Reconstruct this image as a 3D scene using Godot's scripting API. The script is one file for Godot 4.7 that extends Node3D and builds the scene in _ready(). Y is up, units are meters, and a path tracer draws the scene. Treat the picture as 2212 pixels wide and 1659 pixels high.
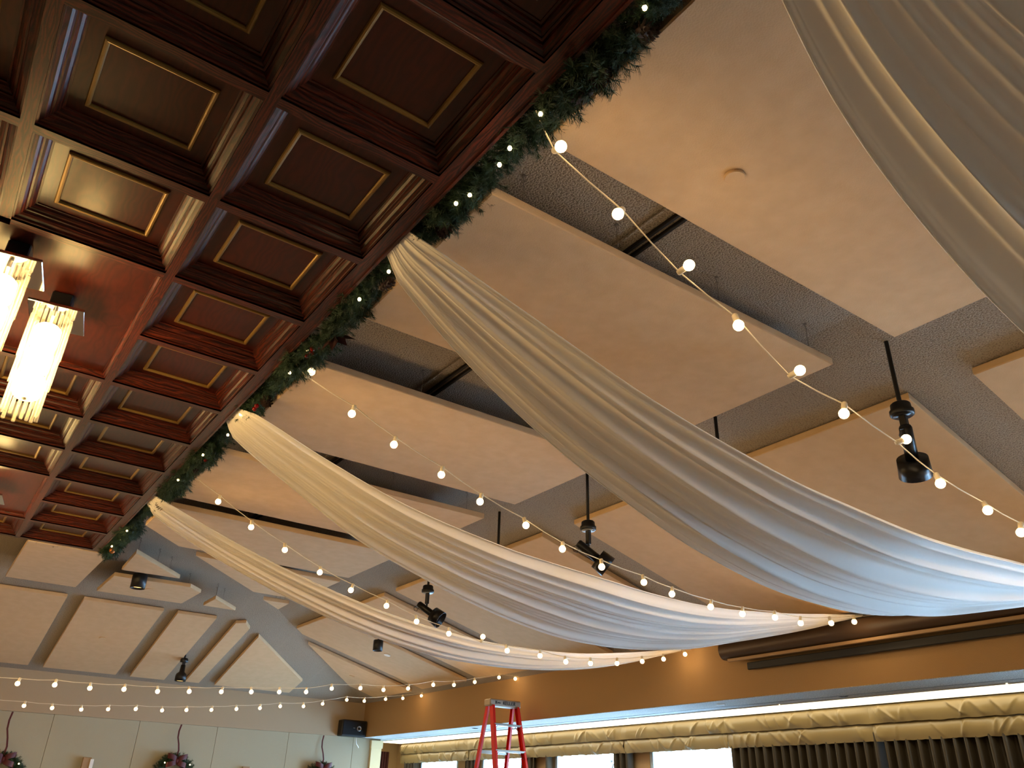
extends Node3D
# A banquet hall seen from below: a dark coffered ceiling, hung cream boards, swags and festoon lights.
# Plan coordinates used throughout: a = metres down the long axis, s = metres towards the window wall, h = metres above the eye (eye = 1.65 m above the floor).

const EYE := 1.65
const HB := 2.30          # underside of the coffered ceiling and of the level boards
const HC := 2.52          # level part of the plaster ceiling
const HW := 1.64          # where the plaster ceiling meets the walls
const HS := 1.06          # underside of the headers
const S1 := 7.0           # window wall header
const S0 := -7.54         # opposite wall
const A1 := 14.5          # far wall
const A0 := -5.7          # wall behind the camera
const SL := 0.27          # pitch of the sloped rim of the ceiling

var M := {}
var rng := RandomNumberGenerator.new()

func P(a: float, s: float, h: float) -> Vector3:
	return Vector3(s, h + EYE, -a)

func _ready() -> void:
	rng.seed = 77
	# ---------------------------------------------------------------- camera
	var cam := Camera3D.new()
	cam.name = "camera"
	cam.fov = rad_to_deg(2.0 * atan(829.5 / 1724.17))
	cam.near = 0.05
	cam.far = 200.0
	var p := 0.4884
	var r := 0.0309
	var yaw := -0.6077
	var f0 := Vector3(0, sin(p), cos(p))
	var u0 := Vector3(0, cos(p), -sin(p))
	var right := Vector3(1, 0, 0) * cos(r) + u0 * sin(r)
	var up := -Vector3(1, 0, 0) * sin(r) + u0 * cos(r)
	cam.transform = Transform3D(Basis(turned(right, yaw), turned(up, yaw), -turned(f0, yaw)), P(0, 0, 0))
	add_child(cam)
	cam.current = true
	# ---------------------------------------------------------------- sky and exposure
	var we := WorldEnvironment.new()
	we.name = "world"
	var env := Environment.new()
	env.background_mode = Environment.BG_SKY
	var sky := Sky.new()
	var sm := ProceduralSkyMaterial.new()
	sm.sky_top_color = Color(0.66, 0.84, 1.0)
	sm.sky_horizon_color = Color(0.72, 0.87, 1.0)
	sm.ground_bottom_color = Color(0.62, 0.82, 1.0)
	sm.ground_horizon_color = Color(0.67, 0.84, 1.0)
	sm.sky_energy_multiplier = 1.0
	sky.sky_material = sm
	env.sky = sky
	env.background_energy_multiplier = 29.0
	env.tonemap_mode = Environment.TONE_MAPPER_LINEAR
	env.tonemap_exposure = 1.0
	env.sdfgi_enabled = true
	env.ssao_enabled = true
	env.ssil_enabled = true
	we.environment = env
	add_child(we)
	make_materials()
	# ---------------------------------------------------------------- structure, then things
	build_shell()
	build_windows()
	build_coffers()
	build_boards()
	build_drapes()
	build_alcove_lights()
	build_valance_and_curtains()
	build_chandeliers()
	build_festoons()
	build_garlands()
	build_spots()
	build_screen()
	build_speaker()
	build_ladder()
	build_wreaths()
	build_small()

func turned(v: Vector3, yaw: float) -> Vector3:
	# from (camera right, up, forward at yaw 0) to world x = s, y = up, z = -a
	var a := v.x * sin(yaw) + v.z * cos(yaw)
	var s := v.x * cos(yaw) - v.z * sin(yaw)
	return Vector3(s, v.y, -a)

# ==================================================================== helpers
func own(n: Node, parent: Node = null) -> void:
	if parent == null:
		add_child(n, true)
	else:
		parent.add_child(n, true)

func obj(called: String, st: SurfaceTool, m: Material, parent: Node = null) -> MeshInstance3D:
	st.generate_normals()
	var o := MeshInstance3D.new()
	o.name = numbered(called, parent)
	o.mesh = st.commit()
	o.material_override = m
	own(o, parent)
	return o

func inst(called: String, mesh: Mesh, m: Material, parent: Node = null) -> MeshInstance3D:
	var o := MeshInstance3D.new()
	o.name = numbered(called, parent)
	o.mesh = mesh
	o.material_override = m
	own(o, parent)
	return o

func numbered(called: String, parent: Node = null) -> String:
	var home: Node = self if parent == null else parent
	var key := "used_" + called
	var n: int = home.get_meta(key, 0)
	home.set_meta(key, n + 1)
	return called if n == 0 else "%s_%03d" % [called, n]

func thing(called: String, label: String, category: String, at: Vector3, group := "") -> Node3D:
	var o := Node3D.new()
	o.name = numbered(called)
	add_child(o, true)
	o.position = at
	tag(o, label, category, group)
	return o

func tag(o: Node, label: String, category: String, group := "") -> void:
	o.set_meta("label", label)
	o.set_meta("category", category)
	if group != "":
		o.set_meta("group", group)

func struct(o: Node, label := "", category := "") -> void:
	o.set_meta("kind", "structure")
	if label != "":
		o.set_meta("label", label)
		o.set_meta("category", category)

func mb() -> SurfaceTool:
	var st := SurfaceTool.new()
	st.begin(Mesh.PRIMITIVE_TRIANGLES)
	st.set_smooth_group(-1)
	return st

func tri(st: SurfaceTool, a: Vector3, b: Vector3, c: Vector3, ua := Vector2.ZERO, ub := Vector2.ZERO, uc := Vector2.ZERO) -> void:
	# given anticlockwise as seen from outside; Godot's front faces run clockwise
	st.set_uv(ua); st.add_vertex(a)
	st.set_uv(uc); st.add_vertex(c)
	st.set_uv(ub); st.add_vertex(b)

func quad(st: SurfaceTool, a: Vector3, b: Vector3, c: Vector3, d: Vector3, ua := Vector2(0, 0), ub := Vector2(1, 0), uc := Vector2(1, 1), ud := Vector2(0, 1)) -> void:
	tri(st, a, b, c, ua, ub, uc)
	tri(st, a, c, d, ua, uc, ud)

func quad_m(st: SurfaceTool, a: Vector3, b: Vector3, c: Vector3, d: Vector3) -> void:
	# UV in metres, u along a-b
	var w := a.distance_to(b)
	var v := a.distance_to(d)
	quad(st, a, b, c, d, Vector2(0, 0), Vector2(w, 0), Vector2(w, v), Vector2(0, v))

func box(st: SurfaceTool, lo: Vector3, hi: Vector3, t := Transform3D()) -> void:
	var l := Vector3(minf(lo.x, hi.x), minf(lo.y, hi.y), minf(lo.z, hi.z))
	var g := Vector3(maxf(lo.x, hi.x), maxf(lo.y, hi.y), maxf(lo.z, hi.z))
	var v: Array[Vector3] = []
	for i in 8:
		v.append(t * Vector3(g.x if i & 1 else l.x, g.y if i & 2 else l.y, g.z if i & 4 else l.z))
	quad_m(st, v[4], v[5], v[7], v[6])
	quad_m(st, v[1], v[0], v[2], v[3])
	quad_m(st, v[5], v[1], v[3], v[7])
	quad_m(st, v[0], v[4], v[6], v[2])
	quad_m(st, v[6], v[7], v[3], v[2])
	quad_m(st, v[0], v[1], v[5], v[4])

func bevel_box(st: SurfaceTool, size: Vector3, b: float, t := Transform3D()) -> void:
	# a box centred on t whose twelve edges are chamfered
	var h := size * 0.5
	var f := func(x: float, y: float, z: float, k: int) -> Vector3:
		var q := Vector3(x * (h.x - (0.0 if k == 0 else b)), y * (h.y - (0.0 if k == 1 else b)), z * (h.z - (0.0 if k == 2 else b)))
		return t * q
	for s: float in [-1.0, 1.0]:
		var fl: bool = s < 0
		flip(st, f.call(s, -1, 1, 0), f.call(s, -1, -1, 0), f.call(s, 1, -1, 0), f.call(s, 1, 1, 0), fl)
		flip(st, f.call(-1, s, 1, 1), f.call(1, s, 1, 1), f.call(1, s, -1, 1), f.call(-1, s, -1, 1), fl)
		flip(st, f.call(-1, -1, s, 2), f.call(1, -1, s, 2), f.call(1, 1, s, 2), f.call(-1, 1, s, 2), fl)
		for q: float in [-1.0, 1.0]:
			var g: bool = s * q < 0
			flip(st, f.call(s, q, 1, 0), f.call(s, q, -1, 0), f.call(s, q, -1, 1), f.call(s, q, 1, 1), g)
			flip(st, f.call(s, 1, q, 2), f.call(s, -1, q, 2), f.call(s, -1, q, 0), f.call(s, 1, q, 0), not g)
			flip(st, f.call(1, s, q, 1), f.call(-1, s, q, 1), f.call(-1, s, q, 2), f.call(1, s, q, 2), g)
			for w: float in [-1.0, 1.0]:
				var a: Vector3 = f.call(s, q, w, 0)
				var c: Vector3 = f.call(s, q, w, 1)
				var d: Vector3 = f.call(s, q, w, 2)
				if s * q * w > 0:
					tri(st, a, c, d)
				else:
					tri(st, a, d, c)

func flip(st: SurfaceTool, a: Vector3, b: Vector3, c: Vector3, d: Vector3, back: bool) -> void:
	if back:
		quad_m(st, b, a, d, c)
	else:
		quad_m(st, a, b, c, d)

func tube(st: SurfaceTool, pts: Array, r: float, n := 6, r2 := -1.0) -> void:
	var rings := []
	var ref := Vector3.UP
	var cnt := pts.size()
	for i in cnt:
		var d: Vector3 = (pts[mini(i + 1, cnt - 1)] - pts[maxi(i - 1, 0)]).normalized()
		if absf(d.dot(ref)) > 0.95:
			ref = Vector3.RIGHT if absf(d.x) < 0.9 else Vector3.FORWARD
		var x := ref.cross(d).normalized()
		var y := d.cross(x)
		var rr: float = r if r2 < 0 else lerpf(r, r2, i / float(cnt - 1))
		var ring := []
		for k in n:
			var an := TAU * k / n
			ring.append(pts[i] + (x * cos(an) + y * sin(an)) * rr)
		rings.append(ring)
	st.set_smooth_group(0)
	for i in cnt - 1:
		for k in n:
			var k2 := (k + 1) % n
			quad(st, rings[i][k], rings[i][k2], rings[i + 1][k2], rings[i + 1][k])
	st.set_smooth_group(-1)
	for k in range(1, n - 1):
		tri(st, rings[0][0], rings[0][k + 1], rings[0][k])
		tri(st, rings[cnt - 1][0], rings[cnt - 1][k], rings[cnt - 1][k + 1])

func lathe(st: SurfaceTool, prof: Array, n: int, t := Transform3D(), smooth := true) -> void:
	# prof: Vector2(radius, y) from top to bottom or bottom to top; outward faces for profiles listed upwards
	st.set_smooth_group(0 if smooth else -1)
	for i in prof.size() - 1:
		for k in n:
			var a0 := TAU * k / n
			var a1 := TAU * (k + 1) / n
			var p0: Vector2 = prof[i]
			var p1: Vector2 = prof[i + 1]
			var a := t * Vector3(p0.x * cos(a0), p0.y, -p0.x * sin(a0))
			var b := t * Vector3(p0.x * cos(a1), p0.y, -p0.x * sin(a1))
			var c := t * Vector3(p1.x * cos(a1), p1.y, -p1.x * sin(a1))
			var d := t * Vector3(p1.x * cos(a0), p1.y, -p1.x * sin(a0))
			if p0.x > 1e-6:
				tri(st, a, b, c)
			if p1.x > 1e-6:
				tri(st, a, c, d)
	st.set_smooth_group(-1)

func rings_rect(st: SurfaceTool, a0: float, a1: float, s0: float, s1: float, prof: Array, base: Vector3) -> void:
	# a moulding mitred round the inside of a rectangle; prof: (inset, height)
	var run := 0.0
	for i in prof.size() - 1:
		var p: Vector2 = prof[i]
		var q: Vector2 = prof[i + 1]
		var step := p.distance_to(q)
		var cp := [P(a0 + p.x, s0 + p.x, p.y), P(a1 - p.x, s0 + p.x, p.y), P(a1 - p.x, s1 - p.x, p.y), P(a0 + p.x, s1 - p.x, p.y)]
		var cq := [P(a0 + q.x, s0 + q.x, q.y), P(a1 - q.x, s0 + q.x, q.y), P(a1 - q.x, s1 - q.x, q.y), P(a0 + q.x, s1 - q.x, q.y)]
		for k in 4:
			var k2 := (k + 1) % 4
			var w: float = cp[k].distance_to(cp[k2])
			var o := 0.37 * k + a0 * 0.3
			quad(st, cp[k] - base, cq[k] - base, cq[k2] - base, cp[k2] - base, Vector2(o, run), Vector2(o, run + step), Vector2(o + w, run + step), Vector2(o + w, run))
		run += step

func tilt_to(dir: Vector3) -> Basis:
	# a basis whose y axis points along dir
	var y := dir.normalized()
	var x := y.cross(Vector3.FORWARD if absf(y.z) < 0.9 else Vector3.RIGHT).normalized()
	return Basis(x, y, x.cross(y))

func catmull(xs: Array, ys: Array, x: float) -> float:
	var n := xs.size()
	if x <= xs[0]:
		return ys[0]
	for i in n - 1:
		if x <= xs[i + 1]:
			var t: float = (x - xs[i]) / (xs[i + 1] - xs[i])
			var m0: float = (ys[i + 1] - ys[maxi(i - 1, 0)]) / (xs[i + 1] - xs[maxi(i - 1, 0)]) * (xs[i + 1] - xs[i])
			var m1: float = (ys[mini(i + 2, n - 1)] - ys[i]) / (xs[mini(i + 2, n - 1)] - xs[i]) * (xs[i + 1] - xs[i])
			var t2 := t * t
			var t3 := t2 * t
			return (2 * t3 - 3 * t2 + 1) * ys[i] + (t3 - 2 * t2 + t) * m0 + (-2 * t3 + 3 * t2) * ys[i + 1] + (t3 - t2) * m1
	return ys[n - 1]

func omni(parent: Node, at: Vector3, color: Color, energy: float, size: float) -> void:
	var l := OmniLight3D.new()
	l.name = "lamp_light"
	l.position = at
	l.light_color = color
	l.light_energy = energy
	l.light_size = size
	l.omni_range = 25.0
	l.omni_attenuation = 2.0
	l.shadow_enabled = true
	parent.add_child(l, true)

# ==================================================================== materials
func mat(c: Color, rough := 0.8, metal := 0.0) -> StandardMaterial3D:
	var m := StandardMaterial3D.new()
	m.albedo_color = c
	m.roughness = rough
	m.metallic = metal
	return m

func noise_tex(freq: float, octaves: int, kind: int, normal: bool, strength := 4.0, size := 512, ramp: Gradient = null) -> NoiseTexture2D:
	var n := FastNoiseLite.new()
	n.noise_type = kind as FastNoiseLite.NoiseType
	n.frequency = freq
	n.fractal_octaves = octaves
	n.seed = 11 + int(freq * 1000.0)
	var t := NoiseTexture2D.new()
	t.width = size
	t.height = size
	t.seamless = true
	t.noise = n
	t.as_normal_map = normal
	t.bump_strength = strength
	if ramp:
		t.color_ramp = ramp
	return t

func ramp2(c0: Color, c1: Color, lo := 0.0, hi := 1.0) -> Gradient:
	var g := Gradient.new()
	g.offsets = PackedFloat32Array([lo, hi])
	g.colors = PackedColorArray([c0, c1])
	return g

func wood_image(dark: Color, lite: Color, seed_: int, pores: float) -> ImageTexture:
	# straight grain along u with long cathedral figures and short pores
	var n := FastNoiseLite.new()
	n.seed = seed_
	n.frequency = 0.006
	n.fractal_octaves = 3
	var g := FastNoiseLite.new()
	g.seed = seed_ + 5
	g.frequency = 0.05
	var im := Image.create(512, 256, false, Image.FORMAT_RGB8)
	for y in 256:
		for x in 512:
			# wrapped in both directions by walking on circles
			var cu := cos(TAU * x / 512.0) * 60.0
			var su := sin(TAU * x / 512.0) * 60.0
			var fy := minf(y, 256 - y) * 1.0
			var bend := n.get_noise_3d(cu, su, fy * 2.2)
			var ring := sin(fy * 0.42 + bend * 13.0)
			var fine := g.get_noise_3d(cu * 0.25, su * 0.25, y * 9.0)
			var pore := g.get_noise_3d(cu * 1.3 + 300.0, su * 1.3, y * 17.0)
			var v := 0.52 + 0.26 * ring + 0.30 * fine
			if pore > 0.34:
				v -= pores
			im.set_pixel(x, y, dark.lerp(lite, clampf(v, 0.0, 1.0)))
	return ImageTexture.create_from_image(im)

func make_materials() -> void:
	# hung boards: painted fibreboard with a faint mottling
	var m := mat(Color(1, 1, 1), 0.92)
	m.albedo_texture = noise_tex(0.012, 4, FastNoiseLite.TYPE_SIMPLEX, false, 1.0, 512, ramp2(Color(0.765, 0.64, 0.485), Color(0.80, 0.675, 0.52)))
	m.normal_enabled = true
	m.normal_texture = noise_tex(0.2, 3, FastNoiseLite.TYPE_SIMPLEX, true, 1.2)
	m.normal_scale = 0.25
	m.uv1_triplanar = true
	m.uv1_world_triplanar = true
	m.uv1_scale = Vector3(0.9, 0.9, 0.9)
	M.board = m
	# plaster ceiling: stippled texture with pits
	m = mat(Color(1, 1, 1), 0.95)
	var g := Gradient.new()
	g.offsets = PackedFloat32Array([0.0, 0.20, 0.32, 1.0])
	g.colors = PackedColorArray([Color(0.36, 0.315, 0.265), Color(0.45, 0.40, 0.345), Color(0.60, 0.545, 0.475), Color(0.64, 0.585, 0.51)])
	m.albedo_texture = noise_tex(0.06, 3, FastNoiseLite.TYPE_SIMPLEX, false, 1.0, 1024, g)
	m.normal_enabled = true
	m.normal_texture = noise_tex(0.06, 3, FastNoiseLite.TYPE_SIMPLEX, true, 9.0, 1024)
	m.normal_scale = 0.8
	m.uv1_triplanar = true
	m.uv1_world_triplanar = true
	m.uv1_scale = Vector3(1.0, 1.0, 1.0)
	M.stipple = m
	m = m.duplicate()
	m.albedo_color = Color(1.0, 1.0, 1.0)
	m.albedo_texture = noise_tex(0.09, 3, FastNoiseLite.TYPE_SIMPLEX, false, 1.0, 512, ramp2(Color(0.66, 0.65, 0.61), Color(0.80, 0.79, 0.75), 0.2, 0.7))
	M.soffit = m
	# painted walls
	m = mat(Color(0.64, 0.505, 0.335), 0.85)
	m.normal_enabled = true
	m.normal_texture = noise_tex(0.15, 3, FastNoiseLite.TYPE_SIMPLEX, true, 2.0)
	m.normal_scale = 0.25
	m.uv1_triplanar = true
	m.uv1_world_triplanar = true
	M.tan = m
	m = m.duplicate()
	m.albedo_color = Color(0.66, 0.575, 0.46)
	M.farhead = m
	m = m.duplicate()
	m.albedo_color = Color(0.66, 0.62, 0.515)
	M.farwall = m
	M.seam = mat(Color(0.42, 0.39, 0.33), 0.9)
	M.cream = mat(Color(0.86, 0.78, 0.60), 0.8)
	m = mat(Color(1, 1, 1), 0.95)
	m.albedo_texture = noise_tex(0.2, 3, FastNoiseLite.TYPE_SIMPLEX, false, 1.0, 256, ramp2(Color(0.53, 0.45, 0.36), Color(0.65, 0.56, 0.45)))
	m.uv1_triplanar = true
	m.uv1_world_triplanar = true
	M.carpet = m
	# lacquered oak
	m = mat(Color(1, 1, 1), 0.34)
	m.metallic_specular = 0.32
	m.albedo_texture = wood_image(Color(0.075, 0.020, 0.012), Color(0.40, 0.150, 0.080), 3, 0.45)
	m.clearcoat_enabled = true
	m.clearcoat = 0.22
	m.clearcoat_roughness = 0.22
	m.uv1_scale = Vector3(1.0, 3.4, 1)
	M.wood = m
	m = m.duplicate()
	m.albedo_texture = wood_image(Color(0.17, 0.048, 0.020), Color(0.26, 0.080, 0.033), 21, 0.10)
	m.roughness = 0.30
	m.clearcoat = 0.3
	m.clearcoat_roughness = 0.2
	m.uv1_scale = Vector3(1.1, 1.6, 1)
	M.veneer = m
	m = mat(Color(0.50, 0.38, 0.17), 0.40, 0.45)
	M.gilt = m
	# cloths
	m = mat(Color(0.97, 0.945, 0.91), 0.75)
	m.backlight_enabled = true
	m.backlight = Color(0.42, 0.41, 0.39)
	m.rim_enabled = true
	m.rim = 0.4
	M.sheer = m
	m = mat(Color(0.50, 0.425, 0.28), 0.32)
	m.rim_enabled = true
	m.rim = 0.5
	M.valance = m
	m = mat(Color(0.17, 0.135, 0.08), 0.36)
	m.rim_enabled = true
	m.rim = 0.4
	M.curtain = m
	M.maroon = mat(Color(0.25, 0.075, 0.06), 0.8)
	# metals, plastics, glass
	M.black = mat(Color(0.022, 0.022, 0.026), 0.42)
	M.blackmetal = mat(Color(0.045, 0.045, 0.055), 0.3, 0.3)
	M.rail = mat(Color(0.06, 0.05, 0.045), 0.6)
	M.chrome = mat(Color(0.85, 0.85, 0.87), 0.07, 1.0)
	M.steel = mat(Color(0.62, 0.62, 0.60), 0.35, 0.9)
	M.white = mat(Color(0.90, 0.88, 0.84), 0.5)
	M.cord = mat(Color(0.90, 0.84, 0.72), 0.55)
	M.wire = mat(Color(0.40, 0.35, 0.30), 0.6)
	M.frame = mat(Color(0.62, 0.65, 0.66), 0.45)
	m = mat(Color(0.95, 0.97, 1.0, 0.06), 0.02)
	m.transparency = BaseMaterial3D.TRANSPARENCY_ALPHA
	M.pane = m
	m = mat(Color(1.0, 0.95, 0.82, 0.14), 0.05)
	m.transparency = BaseMaterial3D.TRANSPARENCY_ALPHA
	M.rod = m
	M.screen = mat(Color(0.27, 0.20, 0.14), 0.4, 0.2)
	M.slat = mat(Color(0.62, 0.49, 0.34), 0.5)
	m = mat(Color(0.80, 0.085, 0.045), 0.4)
	M.fibre = m
	m = m.duplicate()
	m.albedo_color = Color(0.86, 0.24, 0.18)
	M.fibre_in = m
	M.cap = mat(Color(0.62, 0.56, 0.48), 0.55)
	M.ink = mat(Color(0.05, 0.045, 0.04), 0.6)
	# glowing things
	M.bulb = glow(Color(1.0, 0.86, 0.62), 6.0)
	M.mini = glow(Color(1.0, 0.87, 0.62), 8.0)
	M.tube = glow(Color(1.0, 0.95, 0.80), 3.0)
	M.candle = glow(Color(1.0, 0.86, 0.55), 12.0)
	M.spotface = glow(Color(1.0, 0.80, 0.48), 3.0)
	# greenery
	m = mat(Color(0.13, 0.24, 0.14), 0.7)
	m.backlight_enabled = true
	m.backlight = Color(0.06, 0.10, 0.04)
	m.vertex_color_use_as_albedo = true
	M.needle = m
	M.cone = mat(Color(0.16, 0.075, 0.04), 0.7)
	M.berry = mat(Color(0.45, 0.02, 0.03), 0.18)
	M.redleaf = mat(Color(0.20, 0.015, 0.025), 0.75)
	M.ribbon = mat(Color(0.30, 0.02, 0.035), 0.6)
	M.goldball = mat(Color(0.75, 0.42, 0.16), 0.3, 0.7)
	M.bark = mat(Color(0.12, 0.10, 0.08), 0.9)

func glow(c: Color, e: float) -> StandardMaterial3D:
	var m := mat(Color(0.9, 0.85, 0.75), 0.4)
	m.emission_enabled = true
	m.emission = c
	m.emission_energy_multiplier = e
	return m

# ==================================================================== the room
func ceil_h(a: float, s: float) -> float:
	var d := minf(minf(S1 - s, s - S0), minf(A1 - a, a - A0))
	return minf(HC, HW + SL * d)

func build_shell() -> void:
	var st := mb()
	box(st, P(A0 - 0.3, S0 - 0.3, -EYE - 0.2), P(A1 + 1.6, 8.9, -EYE))
	struct(obj("floor", st, M.carpet))
	# plaster ceiling: a level middle and four pitched sides, 0.22 m thick
	st = mb()
	var k := (HC - HW) / SL
	var o := [[A0, S0], [A1, S0], [A1, S1], [A0, S1]]
	var i4 := [[A0 + k, S0 + k], [A1 - k, S0 + k], [A1 - k, S1 - k], [A0 + k, S1 - k]]
	for lift: float in [0.0, 0.22]:
		var inn := []
		var out := []
		for q in 4:
			inn.append(P(i4[q][0], i4[q][1], HC + lift))
			out.append(P(o[q][0], o[q][1], HW + lift))
		if lift == 0.0:
			quad_m(st, inn[3], inn[2], inn[1], inn[0])
		else:
			quad_m(st, inn[0], inn[1], inn[2], inn[3])
		for q in 4:
			var w := (q + 1) % 4
			if lift == 0.0:
				quad_m(st, out[w], out[q], inn[q], inn[w])
			else:
				quad_m(st, out[q], out[w], inn[w], inn[q])
	struct(obj("ceiling", st, M.stipple))
	# window side: header, soffit and the wall with openings behind it
	st = mb()
	box(st, P(A0, S1, HS + 0.006), P(A1 + 0.15, S1 + 0.15, HW + 0.3))
	var ww := obj("wall_window", st, M.tan)
	struct(ww)
	st = mb()
	box(st, P(A0 - 0.2, S1 + 0.004, HS), P(A1 + 1.5, 7.44, HS + 0.15))
	box(st, P(A0 - 0.2, 7.46, HS + 0.012), P(A1 + 1.5, 7.70, HS + 0.15))
	box(st, P(A0 - 0.2, 7.70, HS + 0.13), P(A1 + 1.5, 8.9, HS + 0.3))
	obj("soffit", st, M.soffit, ww)
	st = mb()
	box(st, P(A0 - 0.2, 7.44, HS - 0.004), P(A1 + 1.5, 7.46, HS + 0.1))
	struct(obj("trim_1", st, M.frame))
	# opposite and rear walls, outside the frame: they close the room
	st = mb()
	box(st, P(A0 - 0.2, S0 - 0.2, -EYE), P(A1 + 0.2, S0, HW + 0.3))
	struct(obj("wall_left", st, M.farhead))
	st = mb()
	box(st, P(A0 - 0.2, S0 - 0.2, -EYE), P(A0, 8.9, HW + 0.3))
	struct(obj("wall_back", st, M.farhead))
	# far wall: header above, panelled wall with seams below
	st = mb()
	box(st, P(A1, S0 - 0.2, HS), P(A1 + 0.15, S1 + 0.15, HW + 0.3))
	var wf := obj("wall_far", st, M.farhead)
	struct(wf)
	var seams := [-6.64, -5.40, -4.16, -2.93, -1.69, -0.46, 0.69, 1.92, 3.15, 4.38, 5.62, 6.85]
	var from := S0
	for q in seams.size() + 1:
		var to: float = seams[q] if q < seams.size() else 7.40
		st = mb()
		var c := P(A1 + 0.065, (from + to) * 0.5, (HS - EYE) * 0.5)
		bevel_box(st, Vector3(to - from - 0.004, HS + EYE, 0.07), 0.004, Transform3D(Basis(), c))
		obj("wall_panel", st, M.farwall, wf)
		from = to
	st = mb()
	box(st, P(A1 + 0.10, S0, -EYE), P(A1 + 0.2, 7.40, HS))
	obj("backing", st, M.seam, wf)
	# the return of the window alcove
	st = mb()
	box(st, P(A1 + 0.101, 7.25, -EYE), P(A1 + 1.5, 7.40, HS + 0.1))
	box(st, P(A1 + 1.30, 7.25, -EYE), P(A1 + 1.5, 8.9, HS + 0.3))
	struct(obj("wall_alcove", st, M.tan))
	st = mb()
	box(st, P(A1 - 0.02, 7.20, -EYE), P(A1 + 0.20, 7.405, 0.98))
	box(st, P(A1 - 0.03, 7.19, 0.90), P(A1 + 0.21, 7.425, 1.03))
	struct(obj("trim_2", st, M.cream))
	st = mb()
	for q in 7:
		box(st, P(A1 + 1.24, 7.86 + 0.055 * q, -EYE), P(A1 + 1.30, 7.90 + 0.055 * q, 0.93))
	var cur := obj("side_curtain", st, M.maroon)
	tag(cur, "dark maroon curtain hanging at the far end of the window alcove", "curtain")
	st = mb()
	box(st, P(A1 - 0.02, S0, -EYE), P(A1 + 0.04, 7.18, -EYE + 0.12))
	struct(obj("baseboard_far", st, M.cream))

const WINS := [[13.47, 14.85], [11.33, 12.72], [9.20, 10.68], [7.14, 8.61], [4.98, 6.46], [2.83, 4.31], [0.68, 2.16], [-1.47, 0.01], [-3.62, -2.14]]

func build_windows() -> void:
	var st := mb()
	box(st, P(A0 - 0.2, 8.45, -EYE), P(A1 + 1.5, 8.62, -1.0))
	box(st, P(A0 - 0.2, 8.45, 0.80), P(A1 + 1.5, 8.62, HS + 0.3))
	var last := A1 + 1.5
	for w: Array in WINS:
		box(st, P(w[1], 8.45, -1.0), P(last, 8.62, 0.80))
		last = w[0]
	box(st, P(A0 - 0.2, 8.45, -1.0), P(last, 8.62, 0.80))
	var o := obj("wall_outer", st, M.tan)
	struct(o)
	for i in WINS.size():
		var a: float = WINS[i][0]
		var b: float = WINS[i][1]
		var c := (a + b) * 0.5
		var n := Node3D.new()
		n.name = "window_%d" % (i + 1)
		add_child(n, true)
		n.position = P(c, 8.50, -1.0)
		struct(n)
		st = mb()
		var hw := (b - a) * 0.5
		for e: float in [-1.0, 1.0]:
			bevel_box(st, Vector3(0.08, 1.8, 0.06), 0.006, Transform3D(Basis(), Vector3(-0.01, 0.9, e * (hw - 0.03))))
			bevel_box(st, Vector3(0.08, 0.06, hw * 2.0 - 0.12), 0.006, Transform3D(Basis(), Vector3(-0.01, 0.9 + e * 0.87, 0)))
		obj("frame", st, M.frame, n)
		st = mb()
		box(st, Vector3(0.01, 0.06, -hw + 0.06), Vector3(0.016, 1.74, hw - 0.06))
		obj("pane", st, M.pane, n)

# ==================================================================== coffered ceiling
const RW := 0.05
func ak(k: int) -> float:
	return 0.835 + 0.711 * k

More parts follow.
